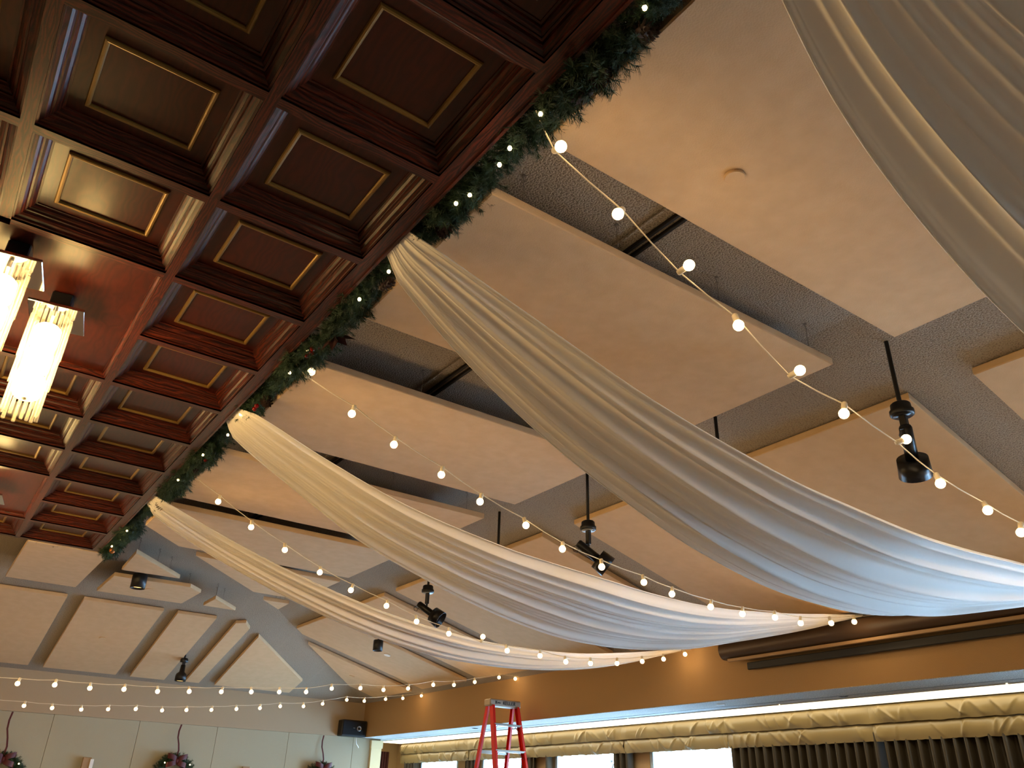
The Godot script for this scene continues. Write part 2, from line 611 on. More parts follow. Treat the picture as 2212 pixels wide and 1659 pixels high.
func build_coffers() -> void:
	var base := P(4.4, -0.265, HB)
	var root := thing("coffered_ceiling", "dark mahogany coffered ceiling with stepped mouldings and thin gilt panel frames", "coffered ceiling", base)
	var cols := [[0.485, 1.17], [-0.24, 0.44], [-0.97, -0.29], [-1.70, -1.015]]
	var prof := [Vector2(0, HB), Vector2(0, HB + 0.010), Vector2(0.008, HB + 0.012), Vector2(0.008, HB + 0.022), Vector2(0.013, HB + 0.024), Vector2(0.024, HB + 0.028), Vector2(0.033, HB + 0.036), Vector2(0.038, HB + 0.048), Vector2(0.046, HB + 0.050), Vector2(0.046, HB + 0.058), Vector2(0.055, HB + 0.062), Vector2(0.064, HB + 0.070), Vector2(0.068, HB + 0.080), Vector2(0.076, HB + 0.081), Vector2(0.076, HB + 0.087)]
	var flat_prof := [Vector2(0, HB), Vector2(0, HB + 0.008), Vector2(0.010, HB + 0.010), Vector2(0.018, HB + 0.018), Vector2(0.020, HB + 0.030), Vector2(0.026, HB + 0.030), Vector2(0.026, HB + 0.036)]
	var gp := [Vector2(0.134, HB + 0.086), Vector2(0.134, HB + 0.080), Vector2(0.138, HB + 0.074), Vector2(0.145, HB + 0.072), Vector2(0.151, HB + 0.074), Vector2(0.155, HB + 0.080), Vector2(0.155, HB + 0.087)]
	for k in range(-2, 12):
		for j in 4:
			var a0 := ak(k) + RW
			var a1 := ak(k + 1)
			var s0: float = cols[j][0]
			var s1: float = cols[j][1]
			if (j == 1 or j == 2) and (k == -1 or k == 0 or k == 4 or k == 5 or k == 9 or k == 10):
				continue
			var st := mb()
			var pc := P((a0 + a1) * 0.5, (s0 + s1) * 0.5, HB + 0.086) - base
			# the board and its grain; figures run down the hall
			quad(st, P(a0, s1, HB + 0.086) - base, P(a1, s1, HB + 0.086) - base, P(a1, s0, HB + 0.086) - base, P(a0, s0, HB + 0.086) - base, Vector2(a0, s1 + 0.3 * k), Vector2(a1, s1 + 0.3 * k), Vector2(a1, s0 + 0.3 * k), Vector2(a0, s0 + 0.3 * k))
			box(st, P(a0, s0, HB + 0.087) - base, P(a1, s1, HB + 0.11) - base)
			var pan := obj("coffer_panel", st, M.veneer, root)
			st = mb()
			rings_rect(st, a0, a1, s0, s1, prof, base)
			obj("coffer_moulding", st, M.wood, pan)
			st = mb()
			rings_rect(st, a0, a1, s0, s1, gp, base)
			obj("gilt_frame", st, M.gilt, pan)
	for c: int in [-1, 4, 9]:   # plain fields where the chandeliers hang
		var a0 := ak(c) + RW
		var a1 := ak(c + 2)
		var st := mb()
		quad(st, P(a0, 0.44, HB + 0.035) - base, P(a1, 0.44, HB + 0.035) - base, P(a1, -0.97, HB + 0.035) - base, P(a0, -0.97, HB + 0.035) - base, Vector2(a0, 0.2), Vector2(a1, 0.2), Vector2(a1, 1.6), Vector2(a0, 1.6))
		box(st, P(a0, -0.97, HB + 0.036) - base, P(a1, 0.44, HB + 0.06) - base)
		var pan := obj("plain_panel", st, M.veneer, root)
		st = mb()
		rings_rect(st, a0, a1, -0.97, 0.44, flat_prof, base)
		obj("panel_moulding", st, M.wood, pan)
	var a_end := ak(12) + 0.055
	var a_beg := ak(-2) - 0.01
	# ribs down the hall
	for sr: Array in [[0.44, 0.485], [-1.015, -0.97]]:
		rib(root, base, a_beg, a_end, sr[0], sr[1])
	for seg: Array in [[a_beg, ak(-1)], [ak(1) + RW, ak(4)], [ak(6) + RW, ak(9)], [ak(11) + RW, a_end]]:
		rib(root, base, seg[0], seg[1], -0.29, -0.24)
	# ribs across
	for k in range(-1, 12):
		for j in 4:
			if (j == 1 or j == 2) and (k == 0 or k == 5 or k == 10):
				continue
			rib(root, base, ak(k), ak(k) + RW, cols[j][0], cols[j][1], true)
	# edge beams with an outer fascia
	for e: Array in [[1.17, 1.232, 1.245], [-1.762, -1.70, -1.775]]:
		var st := mb()
		wood_box(st, P(a_beg, e[0], HB) - base, P(a_end, e[1], HB + 0.225) - base, 2)
		obj("edge_beam", st, M.wood, root)
		st = mb()
		var lo: float = e[1] if e[0] > 0 else e[2]
		var hi: float = e[2] if e[0] > 0 else e[0]
		wood_box(st, P(a_beg, lo, HB - 0.006) - base, P(a_end, hi, HB + 0.225) - base, 2)
		obj("fascia", st, M.wood, root)
	for e: Array in [[ak(12), a_end], [a_beg, ak(-2) + RW]]:
		var st := mb()
		wood_box(st, P(e[0], -1.70, HB) - base, P(e[1], 1.17, HB + 0.225) - base, 0)
		obj("edge_beam", st, M.wood, root)

func wood_box(st: SurfaceTool, lo: Vector3, hi: Vector3, axis: int) -> void:
	# like box(), with the grain along an axis
	var t := Transform3D()
	if axis == 2:
		box_uv(st, lo, hi, 2)
	else:
		box_uv(st, lo, hi, 0)

func box_uv(st: SurfaceTool, lo: Vector3, hi: Vector3, axis: int) -> void:
	var l := Vector3(minf(lo.x, hi.x), minf(lo.y, hi.y), minf(lo.z, hi.z))
	var g := Vector3(maxf(lo.x, hi.x), maxf(lo.y, hi.y), maxf(lo.z, hi.z))
	var v: Array[Vector3] = []
	for i in 8:
		v.append(Vector3(g.x if i & 1 else l.x, g.y if i & 2 else l.y, g.z if i & 4 else l.z))
	for f: Array in [[4, 5, 7, 6], [1, 0, 2, 3], [5, 1, 3, 7], [0, 4, 6, 2], [6, 7, 3, 2], [0, 1, 5, 4]]:
		var uv: Array[Vector2] = []
		for q: int in f:
			var p := v[q]
			uv.append(Vector2(p.z, p.x + p.y) if axis == 2 else Vector2(p.x, p.z + p.y))
		quad(st, v[f[0]], v[f[1]], v[f[2]], v[f[3]], uv[0], uv[1], uv[2], uv[3])

func rib(root: Node3D, base: Vector3, a0: float, a1: float, s0: float, s1: float, across := false) -> void:
	var st := mb()
	wood_box(st, P(a0, s0, HB) - base, P(a1, s1, HB + 0.095) - base, 0 if across else 2)
	obj("rib", st, M.wood, root)

# ==================================================================== hung boards
func poly_board(poly: Array, hf: Callable, label: String, wires: Array) -> void:
	# poly: (a, s) corners in order; hf(a, s): underside height; wires: (a, s) points where it hangs
	var ca := 0.0
	var cs := 0.0
	for q: Array in poly:
		ca += q[0] / poly.size()
		cs += q[1] / poly.size()
	var base := P(ca, cs, hf.call(ca, cs))
	var root := thing("acoustic_board", label, "ceiling panel", base, "cream acoustic boards hung below the plaster ceiling")
	var st := mb()
	var area := 0.0
	for i in poly.size():
		var q: Array = poly[i]
		var w: Array = poly[(i + 1) % poly.size()]
		area += q[0] * w[1] - w[0] * q[1]
	if area > 0:
		poly = poly.duplicate()
		poly.reverse()
	var rings := []
	for lv: Array in [[0.007, 0.0], [0.0, 0.006], [0.0, 0.042], [0.007, 0.048]]:
		var ring := []
		for q: Array in poly:
			var d = Vector2(ca - q[0], cs - q[1]).normalized() * lv[0]
			ring.append(P(q[0] + d.x, q[1] + d.y, hf.call(q[0], q[1]) + lv[1]) - base)
		rings.append(ring)
	var n := poly.size()
	for i in range(1, n - 1):
		tri(st, rings[0][0], rings[0][i], rings[0][i + 1])
		tri(st, rings[3][0], rings[3][i + 1], rings[3][i])
	for k in 3:
		for i in n:
			var i2 := (i + 1) % n
			quad(st, rings[k][i2], rings[k][i], rings[k + 1][i], rings[k + 1][i2])
	obj("board", st, M.board, root)
	for q: Array in wires:
		st = mb()
		var lo := P(q[0], q[1], hf.call(q[0], q[1]) + 0.04) - base
		var hi := P(q[0], q[1], ceil_h(q[0], q[1])) - base
		tube(st, [lo, hi], 0.0018, 5)
		tube(st, [hi - Vector3(0, 0.003, 0), hi], 0.010, 8)
		tube(st, [hi - Vector3(0.02, 0.006, 0), hi - Vector3(-0.014, 0.03, 0.004), hi - Vector3(0.004, 0.05, 0)], 0.002, 4)
		obj("hanging_wire", st, M.wire, root)

func build_boards() -> void:
	var level := func(_a: float, _s: float) -> float: return HB
	var side := func(_a: float, s: float) -> float: return 2.27 - SL * (s - 4.45)
	var end := func(a: float, _s: float) -> float: return 2.27 - SL * (a - 11.95)
	# level row beside the coffers, nearest first
	var row := [[0.45, 1.83, "large level board nearest the camera, with a round cover on its underside"],
		[2.21, 3.44, "level board crossed by the large full swag, stippled ceiling showing on both sides"],
		[4.08, 5.33, "level board crossed by the second string of bulbs from the right"],
		[5.81, 7.05, "level board crossed by the middle swag, a bulb lighting its corner at the garland"],
		[7.36, 8.62, "level board above the smallest white swag, its far inner corner cut off on the diagonal"]]
	for q: Array in row:
		var poly := [[q[0], 1.40], [q[1], 1.40], [q[1], 3.78], [q[0], 3.78]]
		if q[1] == 8.62:
			poly = [[q[0], 1.40], [8.10, 1.40], [8.62, 1.85], [8.62, 3.78], [q[0], 3.78]]
		poly_board(poly, level, q[2], [[q[0] + 0.02, 1.58], [q[0] + 0.02, 2.14], [q[0] + 0.02, 2.85], [q[0] + 0.02, 3.60], [q[1] - 0.05, 2.1], [q[1] - 0.05, 3.5]])
	poly_board([[8.86, 2.10], [8.86, 3.78], [10.08, 3.78], [10.08, 3.17]], level, "level board with a long slanting edge along the valley, half behind the smallest swag", [[8.9, 2.5], [8.9, 3.5], [10.0, 3.6]])
	poly_board([[10.42, 3.42], [10.42, 3.77], [10.85, 3.79]], level, "tiny pale triangular board right of the ceiling valley", [[10.46, 3.6], [10.7, 3.74], [10.46, 3.72]])
	# pitched row towards the window wall
	var prow := [[0.35, 1.76, "pitched board cut by the right edge of the photo, beyond the nearest black spotlight"],
		[2.15, 3.55, "pitched board behind the nearest black spotlight"],
		[3.95, 5.35, "pitched board above the roll-up screen, between the largest and the middle swag"],
		[5.82, 7.08, "pitched board behind the tilted black spotlight on a rod"],
		[7.40, 8.72, "pitched board with a black spotlight hanging before it, between middle and smallest swag"],
		[9.02, 10.29, "pitched board behind the smallest swag, right of the short black can light"],
		[10.64, 11.95, "pitched board left of the short black can light, with a small round cover"]]
	for q: Array in prow:
		var poly := [[q[0], 4.45], [q[1], 4.45], [q[1], 6.74], [q[0], 6.74]]
		if q[1] == 11.95:
			poly = [[q[0], 4.45], [11.81, 4.45], [11.95, 4.60], [11.95, 6.74], [q[0], 6.74]]
		poly_board(poly, side, q[2], [[q[0] + 0.03, 4.6], [q[0] + 0.03, 6.4], [q[1] - 0.03, 4.6], [q[1] - 0.03, 6.4]])
	poly_board([[12.31, 4.86], [12.31, 6.75], [13.63, 6.76], [13.58, 6.20]], side, "pitched board with a slanting edge right above the corner loudspeaker", [[12.4, 5.2], [12.4, 6.5], [13.5, 6.6]])
	# the far end: level boards
	poly_board([[9.47, 0.57], [11.40, 0.57], [11.40, 1.35], [9.47, 1.35]], level, "level board partly hidden by the far end of the coffered ceiling", [[11.3, 0.7], [11.3, 1.2], [9.6, 1.3]])
	poly_board([[9.20, 1.57], [10.07, 1.61], [10.02, 2.25]], level, "triangular level board just past the garland's far corner, above the lit can light", [[9.4, 1.62], [9.7, 1.9], [9.95, 2.1]])
	poly_board([[10.43, 1.60], [10.38, 2.48], [10.60, 2.67], [11.41, 2.66], [11.43, 1.60]], level, "level board with one clipped corner, behind the lit can light", [[10.5, 1.7], [10.6, 2.5], [11.3, 2.5]])
	poly_board([[10.80, 2.92], [11.33, 2.92], [11.33, 3.36]], level, "small triangular level board left of the ceiling valley", [[10.9, 2.95], [11.1, 3.0], [11.1, 3.1]])
	# the far end: pitched boards
	poly_board([[11.95, 0.18], [11.95, 1.35], [14.19, 1.35], [14.19, 0.18]], end, "pitched board at the left edge of the photo above the far wall", [[12.1, 1.2], [13.9, 1.2]])
	poly_board([[11.95, 1.55], [11.95, 2.57], [14.21, 2.57], [14.21, 1.55]], end, "square pitched board above the far wall with a small mark at its middle", [[12.0, 1.7], [12.0, 2.4], [14.0, 2.1]])
	poly_board([[11.95, 2.76], [11.95, 3.30], [14.22, 3.30], [14.22, 2.78]], end, "medium-wide pitched board above the far wall, beside the small black spotlight", [[12.0, 2.9], [12.0, 3.2], [14.0, 3.1]])
	poly_board([[12.00, 3.60], [11.95, 3.73], [12.11, 3.85], [14.20, 3.84], [14.20, 3.62]], end, "narrow strip-like pitched board above the far wall", [[12.06, 3.7], [14.0, 3.74]])
	poly_board([[12.32, 4.07], [13.70, 5.40], [14.22, 5.40], [14.22, 4.10]], end, "kite-shaped pitched board left of the ceiling valley above the far wall", [[12.6, 4.2], [13.7, 5.3], [14.0, 4.3]])

# ==================================================================== swags
func build_drapes() -> void:
	# stations across the hall, then place and height of the near and the far edge of each cloth
	var S := [1.25, 1.337, 1.88, 2.5, 3.2, 3.6, 4.0, 4.4, 4.8, 5.2, 5.6, 6.0, 6.4, 6.7, 6.97]
	var near1 := [2.66, 2.607, 2.54, 2.40, 2.24, 2.14, 2.05, 2.02, 1.99, 1.97, 1.94, 1.91, 1.88, 1.86, 1.84]
	var nh1 := [2.31, 2.24, 2.03, 1.735, 1.48, 1.375, 1.295, 1.287, 1.296, 1.312, 1.335, 1.39, 1.47, 1.54, 1.61]
	var far1 := [2.87, 2.92, 3.05, 3.08, 3.04, 3.02, 3.00, 2.95, 2.90, 2.85, 2.66, 2.47, 2.28, 2.14, 1.98]
	var fh1 := [2.31, 2.23, 1.975, 1.682, 1.396, 1.281, 1.202, 1.157, 1.151, 1.193, 1.255, 1.324, 1.426, 1.504, 1.60]
	var near0 := []
	var far0 := []
	for i in S.size():
		near0.append(near1[i] - 2.16 - 0.03 * i)
		far0.append(far1[i] - 2.14)
	var D := [
		["white sheer swag nearest the camera, filling the upper right corner", near0, nh1, far0, fh1, 3],
		["large white sheer swag from garland to window wall, bluish at its right end", near1, nh1, far1, fh1, 5],
		["middle white sheer swag ending behind the roll-up screen",
			[5.02, 4.90, 4.92, 4.80, 4.61, 4.51, 4.40, 4.38, 4.35, 4.33, 4.30, 4.28, 4.26, 4.24, 4.22],
			[2.32, 2.26, 2.085, 1.847, 1.649, 1.575, 1.507, 1.474, 1.457, 1.466, 1.497, 1.538, 1.59, 1.625, 1.66],
			[5.25, 5.34, 5.53, 5.60, 5.58, 5.56, 5.55, 5.50, 5.45, 5.40, 5.18, 4.96, 4.73, 4.57, 4.38],
			[2.32, 2.25, 2.06, 1.794, 1.561, 1.451, 1.368, 1.300, 1.277, 1.287, 1.310, 1.393, 1.484, 1.562, 1.65], 9],
		["smallest and farthest white sheer swag",
			[7.20, 7.10, 7.20, 7.10, 6.92, 6.82, 6.72, 6.69, 6.65, 6.62, 6.58, 6.55, 6.51, 6.49, 6.47],
			[2.32, 2.25, 2.095, 1.867, 1.639, 1.538, 1.464, 1.424, 1.409, 1.412, 1.433, 1.483, 1.54, 1.59, 1.64],
			[7.45, 7.51, 7.73, 7.75, 7.66, 7.60, 7.55, 7.48, 7.42, 7.35, 7.17, 6.99, 6.82, 6.68, 6.56],
			[2.32, 2.246, 2.073, 1.855, 1.62, 1.508, 1.428, 1.362, 1.339, 1.329, 1.335, 1.375, 1.455, 1.541, 1.63], 13]]
	for d: Array in D:
		var nu := 120
		var nv := 170
		var base := P((d[1][0] + d[3][0]) * 0.5, S[0], d[2][0])
		var st := mb()
		st.set_smooth_group(0)
		var grid := []
		var rr := RandomNumberGenerator.new()
		rr.seed = d[5]
		# folds: each has a place across the cloth, a width, a depth, a slow drift along it and a steep side
		var folds := []
		var nf := 9
		for i in nf:
			folds.append([lerpf(-1.0, 1.0, (i + rr.randf_range(0.15, 0.85)) / nf), rr.randf_range(0.12, 0.24), rr.randf_range(0.5, 1.0), rr.randf_range(-0.06, 0.06), rr.randf_range(0.0, TAU), 1.0 if rr.randf() < 0.6 else -1.0])
		for i in 10:
			folds.append([rr.randf_range(-1.0, 1.0), rr.randf_range(0.03, 0.06), rr.randf_range(0.15, 0.32), rr.randf_range(-0.06, 0.06), rr.randf_range(0.0, TAU), 1.0 if rr.randf() < 0.5 else -1.0])
		for iu in nu + 1:
			var t := iu / float(nu)
			var s := lerpf(S[0], S[14], t)
			var an := catmull(S, d[1], s)
			var hn := catmull(S, d[2], s)
			var af := catmull(S, d[3], s)
			var hf := catmull(S, d[4], s)
			var open := clampf(absf(af - an) / 0.9, 0.1, 1.0)
			var amp := 0.016 + 0.075 * open * sin(PI * clampf(t, 0, 1))
			var rowv := []
			for iv in nv + 1:
				var v := iv / float(nv) * 2.0 - 1.0
				var dh := 0.0
				for f: Array in folds:
					var c: float = f[0] + f[3] * sin(t * 2.0 + f[4])
					var x: float = (v - c) / f[1] * f[5]
					# a soft ridge with one steep flank, as a hanging pleat has
					dh += f[2] * (exp(x) if x < 0 else exp(-x * x * 14.0))
				var k := (v + 1.0) * 0.5
				var free := sqrt(maxf(0.0, 1.0 - pow(absf(v), 6.0)))
				rowv.append(P(lerpf(an, af, k), s, lerpf(hn, hf, k) + (0.75 - dh) * amp * free) - base)
			grid.append(rowv)
		for iu in nu:
			for iv in nv:
				var u0 := iu / float(nu)
				var u1 := (iu + 1) / float(nu)
				var v0 := iv / float(nv)
				var v1 := (iv + 1) / float(nv)
				quad(st, grid[iu][iv], grid[iu + 1][iv], grid[iu + 1][iv + 1], grid[iu][iv + 1], Vector2(u0, v0), Vector2(u1, v0), Vector2(u1, v1), Vector2(u0, v1))
		var root := thing("swag_drape", d[0], "drape", base, "white sheer swags across the hall")
		obj("cloth", st, M.sheer, root)
		# stitched hems along both long edges
		st = mb()
		for e: int in [0, nv]:
			var pts := []
			for iu in range(0, nu + 1, 2):
				pts.append(grid[iu][e])
			tube(st, pts, 0.004, 5)
		obj("hem", st, M.sheer, root)

# ==================================================================== window side
const ORD := ["farthest", "second farthest", "third", "fourth", "fifth", "sixth", "seventh", "eighth"]

func build_alcove_lights() -> void:
	# strip lights recessed in the soffit just in front of the valance
	var a := A1 + 0.85
	var i := 0
	while a > -3.0:
		var b := a - 2.36
		var c := (a + b) * 0.5
		var base := P(c, 7.98, HS)
		var root := thing("strip_light", "long glowing strip light above the valance, %s along the window alcove" % ORD[i], "light", base, "strip lights in the soffit of the window alcove")
		var st := mb()
		box(st, P(a, 7.72, HS + 0.10) - base, P(b, 8.24, HS + 0.125) - base)
		box(st, P(a, 7.705, HS + 0.002) - base, P(b, 7.72, HS + 0.125) - base)
		box(st, P(a, 8.24, HS + 0.002) - base, P(b, 8.255, HS + 0.125) - base)
		obj("housing", st, M.white, root)
		st = mb()
		box(st, P(a - 0.012, 7.725, HS + 0.004) - base, P(b + 0.012, 8.235, HS + 0.012) - base)
		obj("diffuser", st, M.tube, root)
		var l := AreaLight3D.new()
		l.name = "lamp_light"
		l.position = Vector3(0, 0.0, 0)
		l.rotation.x = -PI / 2
		l.area_size = Vector2(0.5, 2.3)
		l.light_color = Color(1.0, 0.93, 0.74)
		l.light_energy = 0.32
		l.area_range = 25.0
		l.area_attenuation = 2.0
		l.shadow_enabled = true
		root.add_child(l, true)
		a = b - 0.02
		i += 1

func cloth_noise(n: FastNoiseLite, x: float, y: float) -> float:
	return n.get_noise_2d(x, y)

func build_valance_and_curtains() -> void:
	var n := FastNoiseLite.new()
	n.seed = 5
	n.frequency = 1.0
	n.fractal_octaves = 3
	# valance: two puffed tiers of satin, sewn in lengths
	var cuts := [15.32, 12.9, 11.0, 8.95, 7.10, 5.15, 2.95, 0.8, -1.4, -3.6]
	for i in cuts.size() - 1:
		var a0: float = cuts[i]
		var a1: float = cuts[i + 1]
		var base := P((a0 + a1) * 0.5, 8.30, 0.71)
		var where: String = "%s length from the far end" % ORD[i] if i < 8 else "nearest length"
		var root := thing("valance", "olive gold satin valance in two puffed tiers, " + where, "valance", base, "lengths of the window valance")
		for tier in 2:
			var top := HS - 0.004 if tier == 0 else 0.895
			var bot := 0.880 if tier == 0 else 0.712
			var st := mb()
			st.set_smooth_group(0)
			var nu := int((a0 - a1) / 0.012)
			var nv := 16
			var g := []
			# satin creases: slanting sharp folds, mostly fanning from the seams
			var cr := []
			for k in int((a0 - a1) * 7.0):
				cr.append([rng.randf_range(a1, a0), rng.randf_range(-1.0, 1.0) * 0.22, rng.randf_range(0.025, 0.085), rng.randf_range(0.007, 0.022), 1.0 if rng.randf() < 0.5 else -1.0, rng.randf_range(0.2, 0.8)])
			for iu in nu + 1:
				var a := lerpf(a0, a1, iu / float(nu))
				var edge := minf(a0 - a, a - a1)
				var col := []
				for iv in nv + 1:
					var v := iv / float(nv)
					var puff := sin(PI * pow(v, 0.8)) * 0.030 * (0.35 + 0.65 * clampf(edge / 0.12, 0, 1))
					for q: Array in cr:
						var x: float = (a - q[0] - q[1] * (v - q[5])) / q[2] * q[4]
						if absf(x) < 4.0:
							puff += q[3] * (exp(x * 1.4) if x < 0 else exp(-x * x * 9.0)) * minf(1.0, sin(PI * v) * 1.6)
					var hem := 0.008 * n.get_noise_2d(a * 6.0, 77.0 + tier)
					col.append(P(a, 8.265 - puff + (0.045 if tier == 1 else 0.0), lerpf(top, bot + hem, v)) - base)
				g.append(col)
			for iu in nu:
				for iv in nv:
					quad(st, g[iu][iv + 1], g[iu + 1][iv + 1], g[iu + 1][iv], g[iu][iv])
			# the side return at the far end
			if i == 0:
				st.set_smooth_group(-1)
				quad(st, P(a0, 8.42, top) - base, P(a0, 8.42, bot) - base, P(a0, 8.27, bot) - base, P(a0, 8.27, top) - base)
			obj("upper_tier" if tier == 0 else "lower_tier", st, M.valance, root)
	# curtains: gathered panels between the windows and a closed run on the right
	var sets := [[14.79, 15.28, "narrow dark curtain bunched at the far end of the windows"], [12.72, 13.06, "narrow dark curtain bunched left of the ladder"], [11.05, 11.40, "narrow dark curtain bunched right of the ladder"], [10.66, 10.80, "thin dark curtain edge beside the third window from the far end"], [8.88, 9.22, "dark curtain bunched before the pier left of the widest bright window"],
		[5.10, 7.14, "wide dark olive curtain closed in deep pleats, just right of the last bright window"], [2.80, 5.06, "wide dark olive curtain closed in deep pleats at the lower right corner"]]
	for q: Array in sets:
		var a0: float = q[0]
		var a1: float = q[1]
		var base := P((a0 + a1) * 0.5, 8.37, -EYE)
		var root := thing("curtain", q[2], "curtain", base, "dark curtains at the window wall")
		var st := mb()
		st.set_smooth_group(0)
		var nu := maxi(24, int((a1 - a0) / 0.008))
		var g := []
		for iu in nu + 1:
			var a := lerpf(a0, a1, iu / float(nu))
			var ph := a / 0.118 * TAU + 1.6 * n.get_noise_2d(a * 1.3, 3.0)
			var col := []
			for iv in 9:
				var v := iv / 8.0
				var dd := 0.048 * sin(ph) + 0.016 * sin(ph * 2.0 + 1.0 + v)
				dd += 0.012 * n.get_noise_2d(a * 3.0, v * 1.5)
				col.append(P(a + 0.012 * cos(ph) * (1.0 - v), 8.365 + dd, lerpf(0.82, -EYE + 0.03, v)) - base)
			g.append(col)
		for iu in nu:
			for iv in 8:
				quad(st, g[iu][iv + 1], g[iu][iv], g[iu + 1][iv], g[iu + 1][iv + 1])
		obj("pleated_cloth", st, M.curtain, root)
		st = mb()
		box(st, P(a0, 8.35, 0.82) - base, P(a1, 8.39, 0.845) - base)
		obj("heading_rail", st, M.rail, root)

# ==================================================================== chandeliers
func build_chandeliers() -> void:
	var base := P(ak(5) + 0.025, -0.265, HB + 0.035)
	var root := thing("chandelier", "crystal rod chandelier with stepped mirrored plates at the left edge, brightly lit", "chandelier", base, "crystal chandeliers under the coffered ceiling")
	var plates := [[-0.47, 0.09], [-0.12, 0.335], [0.47, -0.09], [0.12, -0.335], [0.0, 0.0]]
	var turn := Basis.from_euler(Vector3(0, -0.17, 0))
	for i in plates.size():
		var q: Array = plates[i]
		var off := Vector3(q[1], 0, -q[0])
		var mid := off + Vector3(-0.018, 0, 0.012)
		var st := mb()
		bevel_box(st, Vector3(0.262, 0.016, 0.275), 0.003, Transform3D(turn, off + Vector3(0, -0.128, 0)))
		var pl := obj("mirror_plate", st, M.chrome, root)
		st = mb()
		bevel_box(st, Vector3(0.10, 0.118, 0.10), 0.006, Transform3D(turn, off + Vector3(0, -0.060, 0)))
		obj("stem_box", st, M.black, pl)
		st = mb()
		lathe(st, [Vector2(0.0, -0.62), Vector2(0.012, -0.62), Vector2(0.012, -0.137), Vector2(0.0, -0.137)], 8, Transform3D(Basis(), mid))
		for y: float in [-0.30, -0.45, -0.60]:
			bevel_box(st, Vector3(0.05, 0.022, 0.05), 0.004, Transform3D(turn, mid + Vector3(0, y, 0)))
		obj("spindle", st, M.chrome, pl)
		# three tiers of glass rods round frosted lamps
		for tier in 3:
			var rad: float = [0.090, 0.086, 0.078][tier]
			var y1: float = [-0.150, -0.330, -0.480][tier]
			var y0: float = [-0.395, -0.540, -0.705][tier]
			var cnt: int = [22, 21, 18][tier]
			for k in cnt:
				var an := TAU * (k + 0.5 * tier) / cnt
				var cc := mid + Vector3(cos(an) * rad, 0, sin(an) * rad)
				st = mb()
				var low := y0 + 0.020 * sin(k * 2.7 + tier + i)
				lathe(st, [Vector2(0.0, low), Vector2(0.0085, low + 0.004), Vector2(0.0085, y1), Vector2(0.0, y1)], 6, Transform3D(Basis(), cc), false)
				obj("glass_rod", st, M.rod, pl)
		for y: float in [-0.265, -0.405, -0.545]:
			st = mb()
			lathe(st, [Vector2(0.013, -0.068), Vector2(0.046, -0.066), Vector2(0.062, -0.050), Vector2(0.064, 0.0), Vector2(0.062, 0.050), Vector2(0.046, 0.066), Vector2(0.013, 0.068)], 16, Transform3D(Basis(), mid + Vector3(0, y, 0)))
			obj("frosted_lamp", st, M.candle, pl)
			omni(root, mid + Vector3(0, y, 0), Color(1.0, 0.82, 0.54), 0.36, 0.05)
	var two: Node3D = root.duplicate()
	two.name = "chandelier_001"
	add_child(two)
	two.position = P(ak(10) + 0.025, -0.265, HB + 0.035)
	tag(two, "second chandelier farther down the hall, only a mirrored plate corner showing at the left edge", "chandelier", "crystal chandeliers under the coffered ceiling")

